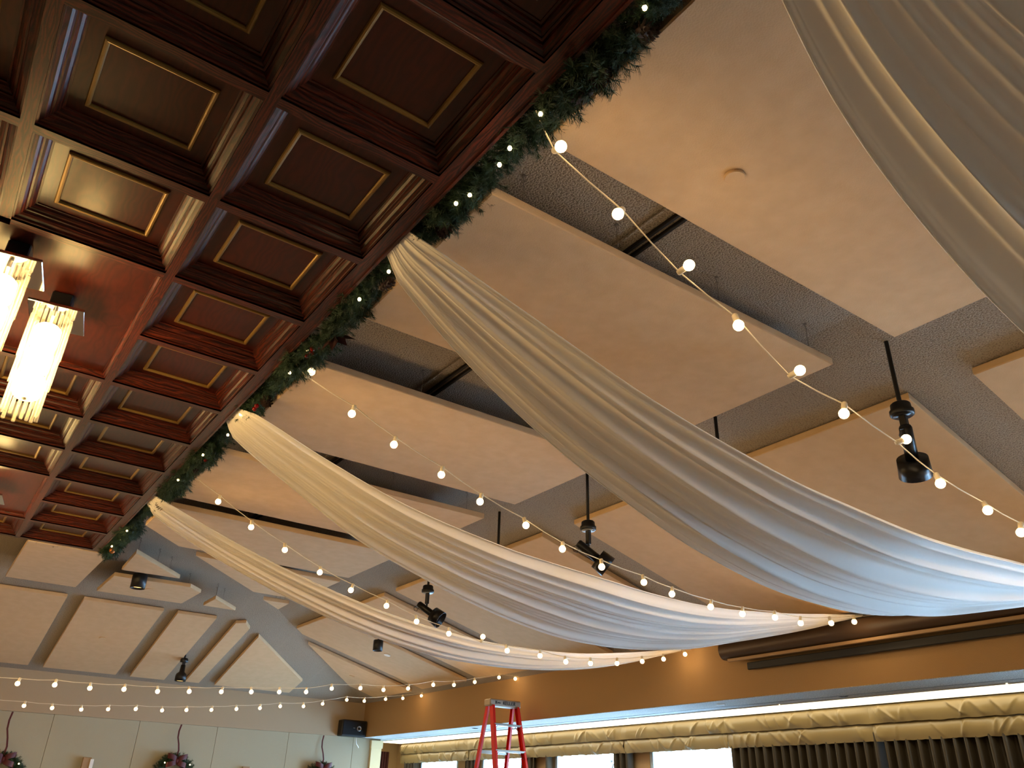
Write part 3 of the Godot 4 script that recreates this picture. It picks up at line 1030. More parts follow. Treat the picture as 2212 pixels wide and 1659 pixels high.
# ==================================================================== festoon strings
func build_festoons() -> void:
	var cap := mb()
	lathe(cap, [Vector2(0, 0.014), Vector2(0.011, 0.014), Vector2(0.0135, 0.018), Vector2(0.0135, 0.050), Vector2(0.010, 0.056), Vector2(0.0, 0.057)], 12)
	cap.generate_normals()
	var cap_mesh := cap.commit()
	var gl := mb()
	lathe(gl, [Vector2(0, -0.024), Vector2(0.009, -0.0225), Vector2(0.0165, -0.0175), Vector2(0.0215, -0.010), Vector2(0.0235, 0.0), Vector2(0.0215, 0.009), Vector2(0.016, 0.017), Vector2(0.011, 0.022), Vector2(0.009, 0.030), Vector2(0, 0.030)], 16)
	gl.generate_normals()
	var bulb_mesh := gl.commit()
	var F := [
		["nearest festoon string of round bulbs, crossing in front of the black spotlight on the right", 1.74, [1.28, 2.31], [7.0, 1.60],
			[1.40, 1.68, 2.06, 2.33, 2.71, 2.99, 3.48, 3.71, 4.13, 4.44, 4.8, 5.2, 5.55, 5.9, 6.25, 6.6, 6.9],
			[2.20, 2.02, 1.95, 1.77, 1.69, 1.57, 1.585, 1.42, 1.38, 1.33, 1.30, 1.29, 1.31, 1.34, 1.40, 1.48, 1.56]],
		["festoon string of bulbs between the two larger swags, ending beside the roll-up screen", 4.13, [1.31, 2.29], [7.0, 1.64],
			[1.41, 1.70, 2.00, 2.35, 2.65, 3.02, 3.33, 3.68, 4.08, 4.36, 4.77, 5.13, 5.53, 5.86, 6.29, 6.64, 6.97],
			[2.27, 2.08, 1.96, 1.85, 1.74, 1.66, 1.56, 1.50, 1.46, 1.42, 1.39, 1.39, 1.42, 1.42, 1.48, 1.54, 1.60]],
		["string of round bulbs between middle and smallest swags, its first bulb tilted up", 6.40, [1.29, 2.34], [7.0, 1.62],
			[1.33, 1.60, 1.90, 2.21, 2.54, 2.84, 3.19, 3.50, 3.84, 4.21, 4.49, 4.88, 5.20, 5.52, 5.88, 6.24, 6.56, 6.90],
			[2.36, 2.12, 1.97, 1.84, 1.71, 1.61, 1.53, 1.44, 1.38, 1.40, 1.31, 1.31, 1.29, 1.31, 1.35, 1.41, 1.47, 1.56]],
		["upper of the two festoon strings stretched along the far wall", 9.70, [-7.5, 1.62], [7.0, 1.66],
			[-7.1, -6.75, -6.4, -6.05, -5.7, -5.35, -5.0, -4.65, -4.3, -3.95, -3.6, -3.25, -2.9, -2.55, -2.2, -1.85, -1.5, -1.15, -0.8, -0.45, -0.1, 0.22, 0.55, 0.88, 1.21, 1.54, 1.87, 2.21, 2.54, 2.89, 3.23, 3.56, 3.89, 4.21, 4.59, 4.91, 5.26, 5.63, 5.95, 6.28, 6.68, 6.96],
			[1.53, 1.47, 1.42, 1.37, 1.33, 1.29, 1.25, 1.21, 1.18, 1.15, 1.12, 1.10, 1.07, 1.05, 1.03, 1.01, 1.0, 0.99, 0.98, 0.97, 0.965, 0.96, 0.96, 0.96, 0.98, 0.98, 1.0, 1.01, 1.04, 1.07, 1.10, 1.13, 1.16, 1.23, 1.27, 1.28, 1.33, 1.41, 1.44, 1.51, 1.61, 1.62]],
		["lower of the two festoon strings stretched along the far wall", 12.32, [-7.5, 1.62], [7.0, 1.66],
			[-7.2, -6.85, -6.5, -6.15, -5.8, -5.45, -5.1, -4.75, -4.4, -4.05, -3.7, -3.35, -3.0, -2.65, -2.3, -1.95, -1.6, -1.25, -0.9, -0.55, -0.2, 0.12, 0.45, 0.8, 1.26, 1.58, 1.92, 2.24, 2.58, 2.92, 3.24, 3.58, 3.93, 4.27, 4.57, 4.93, 5.23, 5.62, 5.92, 6.29, 6.60, 6.94],
			[1.55, 1.49, 1.44, 1.39, 1.35, 1.31, 1.27, 1.23, 1.20, 1.17, 1.14, 1.11, 1.09, 1.07, 1.05, 1.03, 1.02, 1.01, 1.0, 0.99, 0.985, 0.98, 0.975, 0.97, 0.97, 0.97, 0.98, 1.01, 1.04, 1.05, 1.08, 1.11, 1.15, 1.19, 1.24, 1.27, 1.33, 1.42, 1.43, 1.49, 1.53, 1.60]]]
	for fi in F.size():
		var q: Array = F[fi]
		var a: float = q[1]
		var base := P(a, q[2][0], q[2][1])
		var root := thing("festoon_string", q[0], "string light", base, "festoon strings of round bulbs")
		var S: Array = q[4]
		var H: Array = q[5]
		var rr := RandomNumberGenerator.new()
		rr.seed = 40 + fi
		var pts := [Vector3.ZERO]
		for i in S.size():
			# most bulbs hang, a few near the garland are twisted up by the stiff flex
			var lean := Vector3(rr.randf_range(-0.25, 0.25), -1.0, rr.randf_range(-0.3, 0.3))
			if fi == 0 and i in [0, 6]:
				lean = Vector3(0.75, 0.35, 0.55) if i == 6 else Vector3(-0.1, -0.35, 0.9)
			elif fi == 0 and i in [2, 4]:
				lean = Vector3(0.15, 0.2, 0.9)
			elif fi == 0 and i == 1:
				lean = Vector3(-0.55, -0.75, 0.1)
			elif fi == 2 and i == 0:
				lean = Vector3(0.5, 0.8, -0.1)
			elif fi == 1 and i == 0:
				lean = Vector3(0.2, 0.3, 0.85)
			elif fi == 2 and i == 9:
				lean = Vector3(0.1, 0.9, 0.3)
			var b := tilt_to(-lean)
			var c := P(a, S[i], H[i]) - base
			var so := inst("socket", cap_mesh, M.cord, root)
			so.transform = Transform3D(b, c)
			inst("bulb", bulb_mesh, M.bulb, so)
			omni(root, c, Color(1.0, 0.84, 0.62), 0.054 if fi < 3 else 0.042, 0.02)
			var k := c + b.y * 0.048
			var prev: Vector3 = pts[pts.size() - 1]
			pts.append(prev.lerp(k, 0.5) - Vector3(0, 0.006, 0))
			pts.append(k)
		pts.append(P(a, q[3][0], q[3][1]) - base)
		var st := mb()
		tube(st, pts, 0.0034, 6)
		obj("flex", st, M.cord, root)

# ==================================================================== garlands
func sprig_mesh(blades: int, length: float, seed_: int) -> ArrayMesh:
	var rr := RandomNumberGenerator.new()
	rr.seed = seed_
	var st := mb()
	st.set_color(Color(0.5, 0.4, 0.3))
	tube(st, [Vector3.ZERO, Vector3(0.003, length * 0.5, 0.002), Vector3(0, length, 0)], 0.0016, 4, 0.0006)
	for i in blades:
		var t := pow(rr.randf(), 0.8)
		var an := rr.randf() * TAU
		var y := t * length
		var l := rr.randf_range(0.022, 0.040)
		var d := Vector3(cos(an), rr.randf_range(0.35, 1.0), sin(an)).normalized()
		var sd := d.cross(Vector3.UP).normalized() * 0.0015
		var o := Vector3(0, y, 0)
		var tip := o + d * l
		var k := rr.randf_range(0.6, 1.3)
		st.set_color(Color(0.9 * k, 1.0 * k, 0.8 * k))
		tri(st, o - sd, o + sd, tip + sd * 0.3)
		tri(st, o - sd, tip + sd * 0.3, tip - sd * 0.3)
	st.generate_normals()
	return st.commit()

func cone_shape(seed_: int) -> SurfaceTool:
	var st := mb()
	lathe(st, [Vector2(0, -0.040), Vector2(0.014, -0.034), Vector2(0.019, -0.012), Vector2(0.015, 0.014), Vector2(0.004, 0.034), Vector2(0, 0.036)], 8)
	for i in 46:
		var t := i / 46.0
		var an := i * 2.39996
		var y := lerpf(-0.034, 0.032, t)
		var r := 0.028 * sin(PI * clampf(0.18 + t * 0.78, 0, 1)) + 0.004
		var d := Vector3(cos(an), 0.25 + t * 0.6, sin(an)).normalized()
		var sd := Vector3(-sin(an), 0, cos(an)) * 0.0075
		var o := Vector3(cos(an) * 0.008, y, sin(an) * 0.008)
		var tip := o + d * (r + 0.004)
		var mid := o + d * r * 0.7
		tri(st, o, mid - sd, tip + Vector3(0, 0.003, 0))
		tri(st, o, tip + Vector3(0, 0.003, 0), mid + sd)
		tri(st, mid - sd, tip - Vector3(0, 0.003, 0), mid + sd)
	return st

func bough(called: String, pts: Array, radius: float, per_m: int, parent: Node3D, sprigs: Array, droop := true) -> void:
	# short evergreen tips set all round a wire that follows pts (relative to parent)
	var where: Array[Transform3D] = []
	var total := 0.0
	for i in pts.size() - 1:
		total += pts[i].distance_to(pts[i + 1])
	for i in pts.size() - 1:
		var seg: Vector3 = pts[i + 1] - pts[i]
		var cnt := int(seg.length() * per_m) + 1
		for k in cnt:
			var t := rng.randf()
			var an := rng.randf() * TAU
			var d := seg.normalized()
			var x := d.cross(Vector3.UP).normalized()
			var y := x.cross(d)
			var outw := (x * cos(an) + y * sin(an))
			if droop and outw.y > 0.25:
				outw.y *= -0.8
			var dir := (outw + d * rng.randf_range(-0.9, 0.9)).normalized()
			var clump := 0.6 + 0.5 * sin(pts[i].z * 5.0) * sin(pts[i].z * 2.3 + 1.0)
			var sc := radius / 0.11 * rng.randf_range(0.75, 1.2) * clampf(clump + 0.35, 0.6, 1.25)
			where.append(Transform3D(tilt_to(dir) * Basis.from_scale(Vector3.ONE * sc), pts[i] + seg * t + outw * 0.004))
	for v in sprigs.size():
		var mm := MultiMesh.new()
		mm.transform_format = MultiMesh.TRANSFORM_3D
		mm.mesh = sprigs[v]
		var mine: Array[Transform3D] = []
		for i in range(v, where.size(), sprigs.size()):
			mine.append(where[i])
		mm.instance_count = mine.size()
		for i in mine.size():
			mm.set_instance_transform(i, mine[i])
		var o := MultiMeshInstance3D.new()
		o.name = numbered(called, parent)
		o.multimesh = mm
		o.material_override = M.needle
		o.set_meta("kind", "stuff")
		parent.add_child(o, true)

func mini_light(root: Node3D, at: Vector3, mesh: Mesh, e: float) -> void:
	var o := inst("mini_light", mesh, M.mini, root)
	o.position = at
	omni(root, at, Color(1.0, 0.87, 0.66), e, 0.01)

func build_garlands() -> void:
	var sprigs := [sprig_mesh(70, 0.11, 1), sprig_mesh(60, 0.095, 2), sprig_mesh(64, 0.12, 3)]
	var ml := mb()
	lathe(ml, [Vector2(0, -0.010), Vector2(0.007, -0.007), Vector2(0.0095, 0.0), Vector2(0.007, 0.007), Vector2(0, 0.012)], 10)
	ml.generate_normals()
	var mini_mesh := ml.commit()
	var base := P(4.4, 1.32, 2.44)
	var root := thing("garland", "lit evergreen garland with pine cones and red berries along the edge of the coffered ceiling", "garland", base)
	var pts := []
	var a := -0.55
	while a < 9.5:
		var dip := 0.020 * sin(a * 2.1) + 0.014 * sin(a * 5.3 + 1.0)
		pts.append(P(a, 1.325 + 0.010 * sin(a * 3.7), 2.350 - dip) - base)
		a += 0.12
	bough("evergreen_tips", pts, 0.092, 430, root, sprigs)
	var lights := [[1.23, 2.43], [1.82, 2.48], [2.03, 2.49], [2.13, 2.46], [2.37, 2.44], [2.46, 2.47], [3.02, 2.46], [3.12, 2.46], [3.42, 2.39], [4.16, 2.47], [4.47, 2.44], [5.33, 2.50], [5.70, 2.48], [6.21, 2.50], [6.93, 2.40], [7.78, 2.50], [7.94, 2.46], [8.80, 2.37], [9.24, 2.41], [9.50, 2.47]]
	for q: Array in lights:
		mini_light(root, P(q[0] * 0.945, 1.300 + 0.02 * sin(q[0] * 9.0), 2.275 + 0.015 * sin(q[0] * 5.0)) - base, mini_mesh, 0.007)
	var cm := cone_shape(1)
	cm.generate_normals()
	var cone_mesh := cm.commit()
	for q: Array in [[1.22, 0], [1.45, 0], [1.55, 0], [2.50, 0], [3.05, 0], [4.70, 0], [6.2, 0], [7.3, 0]]:
		var o := inst("pine_cone", cone_mesh, M.cone, root)
		o.transform = Transform3D(Basis.from_euler(Vector3(q[0] * 3.0, q[0] * 7.0, 2.2)) * Basis.from_scale(Vector3.ONE * 1.1), P(q[0], 1.345, 2.275) - base)
	var bm := mb()
	lathe(bm, [Vector2(0, -0.016), Vector2(0.008, -0.0139), Vector2(0.0139, -0.008), Vector2(0.016, 0), Vector2(0.0139, 0.008), Vector2(0.008, 0.0139), Vector2(0, 0.016)], 14)
	bm.generate_normals()
	var ball := bm.commit()
	for q: Array in [[4.10, 2.49], [4.15, 2.47], [4.20, 2.50], [4.06, 2.46], [5.08, 2.50], [5.14, 2.47], [6.32, 2.46]]:
		var o := inst("red_berry", ball, M.berry, root)
		o.position = P(q[0] * 0.94, 1.33 + 0.03 * sin(q[1] * 60.0), 2.262) - base
	# velvet poinsettia by the middle
	var pst := mb()
	for i in 7:
		var an := TAU * i / 7.0
		var d := Vector3(cos(an), -0.35, sin(an)).normalized()
		var sd := Vector3(-sin(an), 0, cos(an)) * 0.028
		quad(pst, Vector3.ZERO, d * 0.05 - sd, d * 0.105 - Vector3(0, 0.012, 0), d * 0.05 + sd)
		quad(pst, Vector3(0, 0.003, 0), d * 0.05 + sd + Vector3(0, 0.004, 0), d * 0.105 - Vector3(0, 0.009, 0), d * 0.05 - sd + Vector3(0, 0.004, 0))
	var po := obj("poinsettia", pst, M.redleaf, root)
	po.transform = Transform3D(Basis.from_euler(Vector3(0.3, 0.4, 0.9)), P(3.66, 1.35, 2.27) - base)
	for q: Array in [[8.72, 2.34], [8.86, 2.40]]:
		var o := inst("gold_ornament", ball, M.goldball, root)
		o.transform = Transform3D(Basis.from_scale(Vector3(2.0, 2.4, 2.0)), P(q[0] + 0.45, 1.33, q[1] - 0.06) - base)
	# the short garland along the far end
	base = P(9.47, 0.0, 2.43)
	root = thing("garland", "evergreen garland peeping over the far end of the coffered ceiling", "garland", base)
	pts = []
	var s := 1.25
	while s > -1.75:
		pts.append(P(9.49, s, 2.405 + 0.018 * sin(s * 6.0)) - base)
		s -= 0.12
	bough("evergreen_tips", pts, 0.085, 300, root, sprigs)

# ==================================================================== spotlights and can lights
func build_spots() -> void:
	# [a, s, joint height, head direction, label]
	var spots := [
		[2.00, 4.02, 2.045, Vector3(0.64, -0.69, -0.32), "nearest black spotlight hanging on a rod, its wide open head angled away towards the windows"],
		[3.29, 4.02, 2.00, Vector3(0.6, -0.8, -0.3), "black rod and spotlight mostly hidden above the largest full swag"],
		[4.66, 4.02, 2.035, Vector3(0.68, -0.60, 0.40), "black spotlight on a rod, tilted towards the windows, behind the string of bulbs"],
		[5.92, 4.02, 2.02, Vector3(0.7, -0.7, 0.1), "black rod and spotlight mostly hidden above the middle swag"],
		[7.22, 4.05, 2.00, Vector3(0.55, -0.55, 0.60), "farther black spotlight tilted towards the windows, below the middle swag"]]
	for q: Array in spots:
		var base := P(q[0], q[1], q[2])
		var root := thing("spotlight", q[4], "spotlight", base, "black spotlights on rods")
		var st := mb()
		tube(st, [Vector3(0, 0, 0), P(q[0], q[1], ceil_h(q[0], q[1])) - base], 0.0125, 10)
		obj("rod", st, M.black, root)
		st = mb()
		lathe(st, [Vector2(0, -0.075), Vector2(0.058, -0.075), Vector2(0.064, -0.070), Vector2(0.064, -0.045), Vector2(0.055, -0.040), Vector2(0.053, -0.008), Vector2(0.044, 0.0), Vector2(0.014, 0.004), Vector2(0, 0.004)], 18)
		var can := obj("junction_box", st, M.black, root)
		st = mb()
		lathe(st, [Vector2(0.0, -0.079), Vector2(0.052, -0.079), Vector2(0.052, -0.0755), Vector2(0, -0.0755)], 18)
		obj("cover_plate", st, M.blackmetal if q[0] < 3 else M.steel, can)
		st = mb()
		bevel_box(st, Vector3(0.030, 0.115, 0.040), 0.004, Transform3D(Basis(), Vector3(0, -0.130, 0)))
		tube(st, [Vector3(0, -0.17, 0), Vector3(0, -0.245, 0)], 0.010, 8)
		lathe(st, [Vector2(0, -0.012), Vector2(0.013, -0.012), Vector2(0.013, 0.012), Vector2(0, 0.012)], 12, Transform3D(Basis.from_euler(Vector3(PI / 2, 0, 0)), Vector3(0, -0.245, 0.004)))
		obj("bracket", st, M.black, root)
		var dir: Vector3 = (q[3] as Vector3).normalized()
		var b := tilt_to(-dir)
		var t := Transform3D(b, Vector3(0, -0.245, 0) - dir * 0.045)
		st = mb()
		# slim lamp holder, then a wide open shade
		lathe(st, [Vector2(0, -0.16), Vector2(0.034, -0.16), Vector2(0.034, 0.050), Vector2(0.028, 0.062), Vector2(0, 0.064)], 18, t)
		obj("lamp_holder", st, M.blackmetal, root)
		st = mb()
		lathe(st, [Vector2(0.034, -0.135), Vector2(0.080, -0.132), Vector2(0.087, -0.238), Vector2(0.083, -0.238), Vector2(0.077, -0.140), Vector2(0.03, -0.143)], 24, t)
		lathe(st, [Vector2(0.0, -0.17), Vector2(0.060, -0.195), Vector2(0.078, -0.195), Vector2(0.06, -0.165), Vector2(0.0, -0.16)], 20, t)
		var hd := obj("lamp_head", st, M.blackmetal, root)
		st = mb()
		tube(st, [t * Vector3(0.028, 0.058, 0), t * Vector3(0.060, 0.070, 0.01), t * Vector3(0.082, 0.045, 0.01), t * Vector3(0.074, 0.018, 0.005), t * Vector3(0.036, 0.030, 0)], 0.003, 6)
		obj("cable_loop", st, M.black, hd)
	# short can lights and one small spot over the far tables
	var cans := [[10.27, 1.86, 2.335, 0.17, 0.083, "lit black can light below the triangular board at the far end", true],
		[10.47, 5.15, 2.02, 0.145, 0.068, "short black can light under the smallest swag", true]]
	for q: Array in cans:
		var base := P(q[0], q[1], q[2])
		var root := thing("can_light", q[5], "ceiling light", base, "black can lights")
		var st := mb()
		var up := ceil_h(q[0], q[1]) - float(q[2])
		tube(st, [Vector3(0, -0.01, 0), Vector3(0, up, 0)], 0.014, 8)
		obj("stem", st, M.black, root)
		st = mb()
		var R: float = q[4]
		var L: float = q[3]
		lathe(st, [Vector2(R - 0.012, -L + 0.03), Vector2(R - 0.006, -L), Vector2(R, -L), Vector2(R, -0.006), Vector2(R - 0.008, 0.0), Vector2(0, 0.0)], 24)
		obj("can", st, M.black, root)
		st = mb()
		lathe(st, [Vector2(0, -L + 0.024), Vector2(R - 0.014, -L + 0.024), Vector2(R - 0.014, -L + 0.03), Vector2(0, -L + 0.03)], 20)
		obj("lens", st, M.spotface, root)
		spot_light(root, Vector3(0, -L - 0.002, 0), 1.6, 40.0)
	var b2 := P(13.35, 3.33, 1.895)
	var r2 := thing("spotlight", "small black spotlight mounted on the ceiling at the far wall, facing down", "spotlight", b2, "black spotlights on rods")
	var s2 := mb()
	tube(s2, [Vector3(0, -0.02, 0), Vector3(0, ceil_h(13.35, 3.33) - 1.895, 0)], 0.014, 8)
	lathe(s2, [Vector2(0, -0.06), Vector2(0.058, -0.06), Vector2(0.058, -0.02), Vector2(0.045, 0.0), Vector2(0, 0.0)], 16)
	obj("junction_box", s2, M.black, r2)
	s2 = mb()
	bevel_box(s2, Vector3(0.04, 0.14, 0.05), 0.004, Transform3D(Basis(), Vector3(0, -0.12, 0)))
	obj("bracket", s2, M.black, r2)
	s2 = mb()
	lathe(s2, [Vector2(0.070, -0.33), Vector2(0.082, -0.335), Vector2(0.082, -0.26), Vector2(0.075, -0.23), Vector2(0.04, -0.20), Vector2(0.034, -0.10), Vector2(0, -0.10)], 20)
	obj("lamp_head", s2, M.black, r2)
	s2 = mb()
	lathe(s2, [Vector2(0, -0.322), Vector2(0.070, -0.322), Vector2(0.070, -0.315), Vector2(0, -0.315)], 18)
	obj("lens", s2, M.spotface, r2)
	spot_light(r2, Vector3(0, -0.34, 0), 1.6, 35.0)

func spot_light(parent: Node, at: Vector3, e: float, angle: float) -> void:
	var l := SpotLight3D.new()
	l.name = "lamp_light"
	l.position = at
	l.rotation.x = -PI / 2
	l.light_color = Color(1.0, 0.80, 0.5)
	l.light_energy = e
	l.light_size = 0.06
	l.spot_angle = angle
	l.spot_range = 20.0
	l.spot_attenuation = 2.0
	l.shadow_enabled = true
	parent.add_child(l, true)

# ==================================================================== roll-up screen, loudspeaker, ladder
func build_screen() -> void:
	var a0 := 1.6
	var a1 := 5.84
	var base := P((a0 + a1) * 0.5, 6.9, 1.40)
	var root := thing("projection_screen", "brown roll-up projection screen case mounted high on the window wall", "screen", base)
	var st := mb()
	var prof := []
	for i in 13:
		var an := lerpf(-PI * 0.5, PI * 0.5, i / 12.0)
		prof.append(Vector2(6.885 - 0.085 * cos(an), 1.525 + 0.095 * sin(an)))
	prof.append(Vector2(6.985, 1.62))
	prof.append(Vector2(6.985, 1.43))
	var n := prof.size()
	st.set_smooth_group(0)
	for i in n - 1:
		if i == 12:
			st.set_smooth_group(-1)
		var p: Vector2 = prof[i]
		var q: Vector2 = prof[i + 1]
		quad_m(st, P(a1, p.x, p.y) - base, P(a0, p.x, p.y) - base, P(a0, q.x, q.y) - base, P(a1, q.x, q.y) - base)
	st.set_smooth_group(-1)
	quad_m(st, P(a1, 6.985, 1.43) - base, P(a0, 6.985, 1.43) - base, P(a0, 6.885, 1.43) - base, P(a1, 6.885, 1.43) - base)
	for e in 2:
		var a := a0 if e == 0 else a1
		for i in range(1, n - 1):
			if e == 0:
				tri(st, P(a, prof[0].x, prof[0].y) - base, P(a, prof[i].x, prof[i].y) - base, P(a, prof[i + 1].x, prof[i + 1].y) - base)
			else:
				tri(st, P(a, prof[0].x, prof[0].y) - base, P(a, prof[i + 1].x, prof[i + 1].y) - base, P(a, prof[i].x, prof[i].y) - base)
	obj("casing", st, M.screen, root)
	st = mb()
	bevel_box(st, Vector3(0.034, 0.030, a1 - a0 - 0.10), 0.004, Transform3D(Basis(), P((a0 + a1) * 0.5 - 0.03, 6.85, 1.415) - base))
	obj("bottom_slat", st, M.slat, root)
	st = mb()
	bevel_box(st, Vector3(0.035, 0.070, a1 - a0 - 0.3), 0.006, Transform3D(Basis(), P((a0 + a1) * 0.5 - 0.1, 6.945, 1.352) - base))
	obj("dark_bar", st, M.rail, root)  # plain dark bar along the wall below the slat
	st = mb()
	box(st, P(a0 + 0.05, 6.984, 1.44) - base, P(a1 - 0.25, 6.997, 1.60) - base)
	obj("wall_bracket", st, M.black, root)

func build_speaker() -> void:
	var base := P(14.40, 6.74, 1.045)
	var root := thing("loudspeaker", "black loudspeaker box fixed in the corner above the far wall", "speaker", base)
	var st := mb()
	bevel_box(st, Vector3(0.48, 0.27, 0.19), 0.012, Transform3D(Basis(), Vector3(0, 0.145, 0)))
	obj("cabinet", st, M.black, root)
	st = mb()
	bevel_box(st, Vector3(0.43, 0.22, 0.012), 0.004, Transform3D(Basis(), Vector3(-0.01, 0.145, 0.098)))
	obj("grille", st, mat(Color(0.012, 0.012, 0.013), 0.9), root)
	st = mb()
	lathe(st, [Vector2(0.022, 0.0), Vector2(0.040, 0.0), Vector2(0.046, 0.008), Vector2(0.042, 0.016), Vector2(0.026, 0.012), Vector2(0.022, 0.004)], 24, Transform3D(Basis.from_euler(Vector3(PI / 2, 0, 0)), Vector3(0.085, 0.145, 0.104)))
	obj("tweeter_ring", st, M.steel, root)
	st = mb()
	bevel_box(st, Vector3(0.035, 0.008, 0.004), 0.001, Transform3D(Basis(), Vector3(-0.01, 0.148, 0.106)))
	obj("badge", st, M.steel, root)
	st = mb()
	tube(st, [Vector3(0.09, 0.0, 0.02), Vector3(0.092, -0.05, 0.02), Vector3(0.115, -0.10, 0.0), Vector3(0.165, -0.135, -0.03), Vector3(0.20, -0.155, -0.075)], 0.006, 6)
	obj("cable", st, M.white, root)
	st = mb()
	box(st, Vector3(-0.05, 0.08, -0.10), Vector3(0.05, 0.20, -0.094))
	obj("wall_plate", st, M.black, root)

func channel(st: SurfaceTool, top: Vector3, bot: Vector3, wide: Vector3, deep: Vector3) -> void:
	# a fibreglass C-channel rail: web and two flanges
	for w: Array in [[-0.5, 0.5, 0.0, 0.14], [-0.5, -0.42, 0.0, 1.0], [0.42, 0.5, 0.0, 1.0]]:
		var c := []
		for e in 2:
			var o := top if e == 0 else bot
			c.append([o + wide * w[0] + deep * w[2], o + wide * w[1] + deep * w[2], o + wide * w[1] + deep * w[3], o + wide * w[0] + deep * w[3]])
		for k in 4:
			var k2 := (k + 1) % 4
			quad_m(st, c[0][k], c[0][k2], c[1][k2], c[1][k])
		quad_m(st, c[0][3], c[0][2], c[0][1], c[0][0])

func build_ladder() -> void:
	var top := 1.275
	var ac := 9.40
	var sc := 6.545
	var base := P(ac, sc, -EYE)
	var root := thing("stepladder", "tall red stepladder with a tan top cap standing by the windows", "ladder", base)
	var fl := P(ac, sc, top) - base        # middle of the cap
	var st := mb()
	bevel_box(st, Vector3(0.50, 0.088, 0.15), 0.012, Transform3D(Basis(), fl - Vector3(0, 0.044, 0)))
	var cap := obj("top_cap", st, M.cap, root)
	var font := SystemFont.new()
	font.font_names = PackedStringArray(["Droid Sans"])
	font.font_weight = 800
	for w: Array in [["KELLER", 0.055, 0.045], ["K", -0.155, 0.042]]:
		var tm := TextMesh.new()
		tm.text = w[0]
		tm.font = font
		tm.font_size = 32
		tm.pixel_size = w[2] / 24.0
		tm.depth = 0.004
		tm.curve_step = 2.0
		var o := inst("lettering", tm, M.ink, cap)
		o.position = fl + Vector3(w[1], -0.042, 0.076)
	st = mb()
	bevel_box(st, Vector3(0.05, 0.012, 0.004), 0.001, Transform3D(Basis(), fl + Vector3(-0.11, -0.046, 0.076)))
	obj("lettering", st, M.ink, cap)
	var hgt := top + EYE
	var rails := []
	for fr: float in [1.0, -1.0]:       # front towards the camera, then rear
		for e: float in [-1.0, 1.0]:
			var t := fl + Vector3(e * 0.215, -0.075, fr * 0.048)
			var spread := 0.72 if fr > 0 else 0.68
			var bt := Vector3(e * (0.215 + 0.075 * hgt * 0.62), 0.0, fr * spread)
			st = mb()
			channel(st, t, bt, Vector3(0, 0, 0.085 if fr > 0 else 0.06), Vector3(-e * 0.030, 0, 0))
			obj("side_rail" if fr > 0 else "rear_rail", st, M.fibre, root)
			rails.append([t, bt])
			st = mb()
			bevel_box(st, Vector3(0.05, 0.03, 0.11), 0.005, Transform3D(Basis(), bt + Vector3(-e * 0.012, 0.016, 0)))
			obj("foot", st, M.black, root)
	for k in range(1, 9):
		var y := hgt - 0.315 * k
		if y < 0.2:
			break
		var ft: float = (rails[0][0].y - y) / rails[0][0].y
		var l: Vector3 = rails[0][0].lerp(rails[0][1], ft)
		var rr: Vector3 = rails[1][0].lerp(rails[1][1], ft)
		st = mb()
		bevel_box(st, Vector3(rr.x - l.x - 0.012, 0.028, 0.085), 0.004, Transform3D(Basis(), (l + rr) * 0.5))
		for e: float in [-1.0, 1.0]:
			var c := l if e < 0 else rr
			tube(st, [c + Vector3(-e * 0.09, -0.01, 0), c + Vector3(-e * 0.012, -0.085, 0)], 0.005, 5)
		obj("step", st, M.steel, root)
		l = rails[2][0].lerp(rails[2][1], ft)
		rr = rails[3][0].lerp(rails[3][1], ft)
		if k % 2 == 0:
			st = mb()
			bevel_box(st, Vector3(rr.x - l.x - 0.012, 0.045, 0.022), 0.004, Transform3D(Basis(), (l + rr) * 0.5))
			obj("rear_bar", st, M.steel, root)
	for e in 2:
		var fa: Vector3 = rails[e][0].lerp(rails[e][1], 0.30)
		var fb: Vector3 = rails[e + 2][0].lerp(rails[e + 2][1], 0.30)
		st = mb()
		var mid := (fa + fb) * 0.5 + Vector3(0, 0.06, 0)
		tube(st, [fa, mid, fb], 0.006, 5)
		obj("spreader", st, M.steel, root)

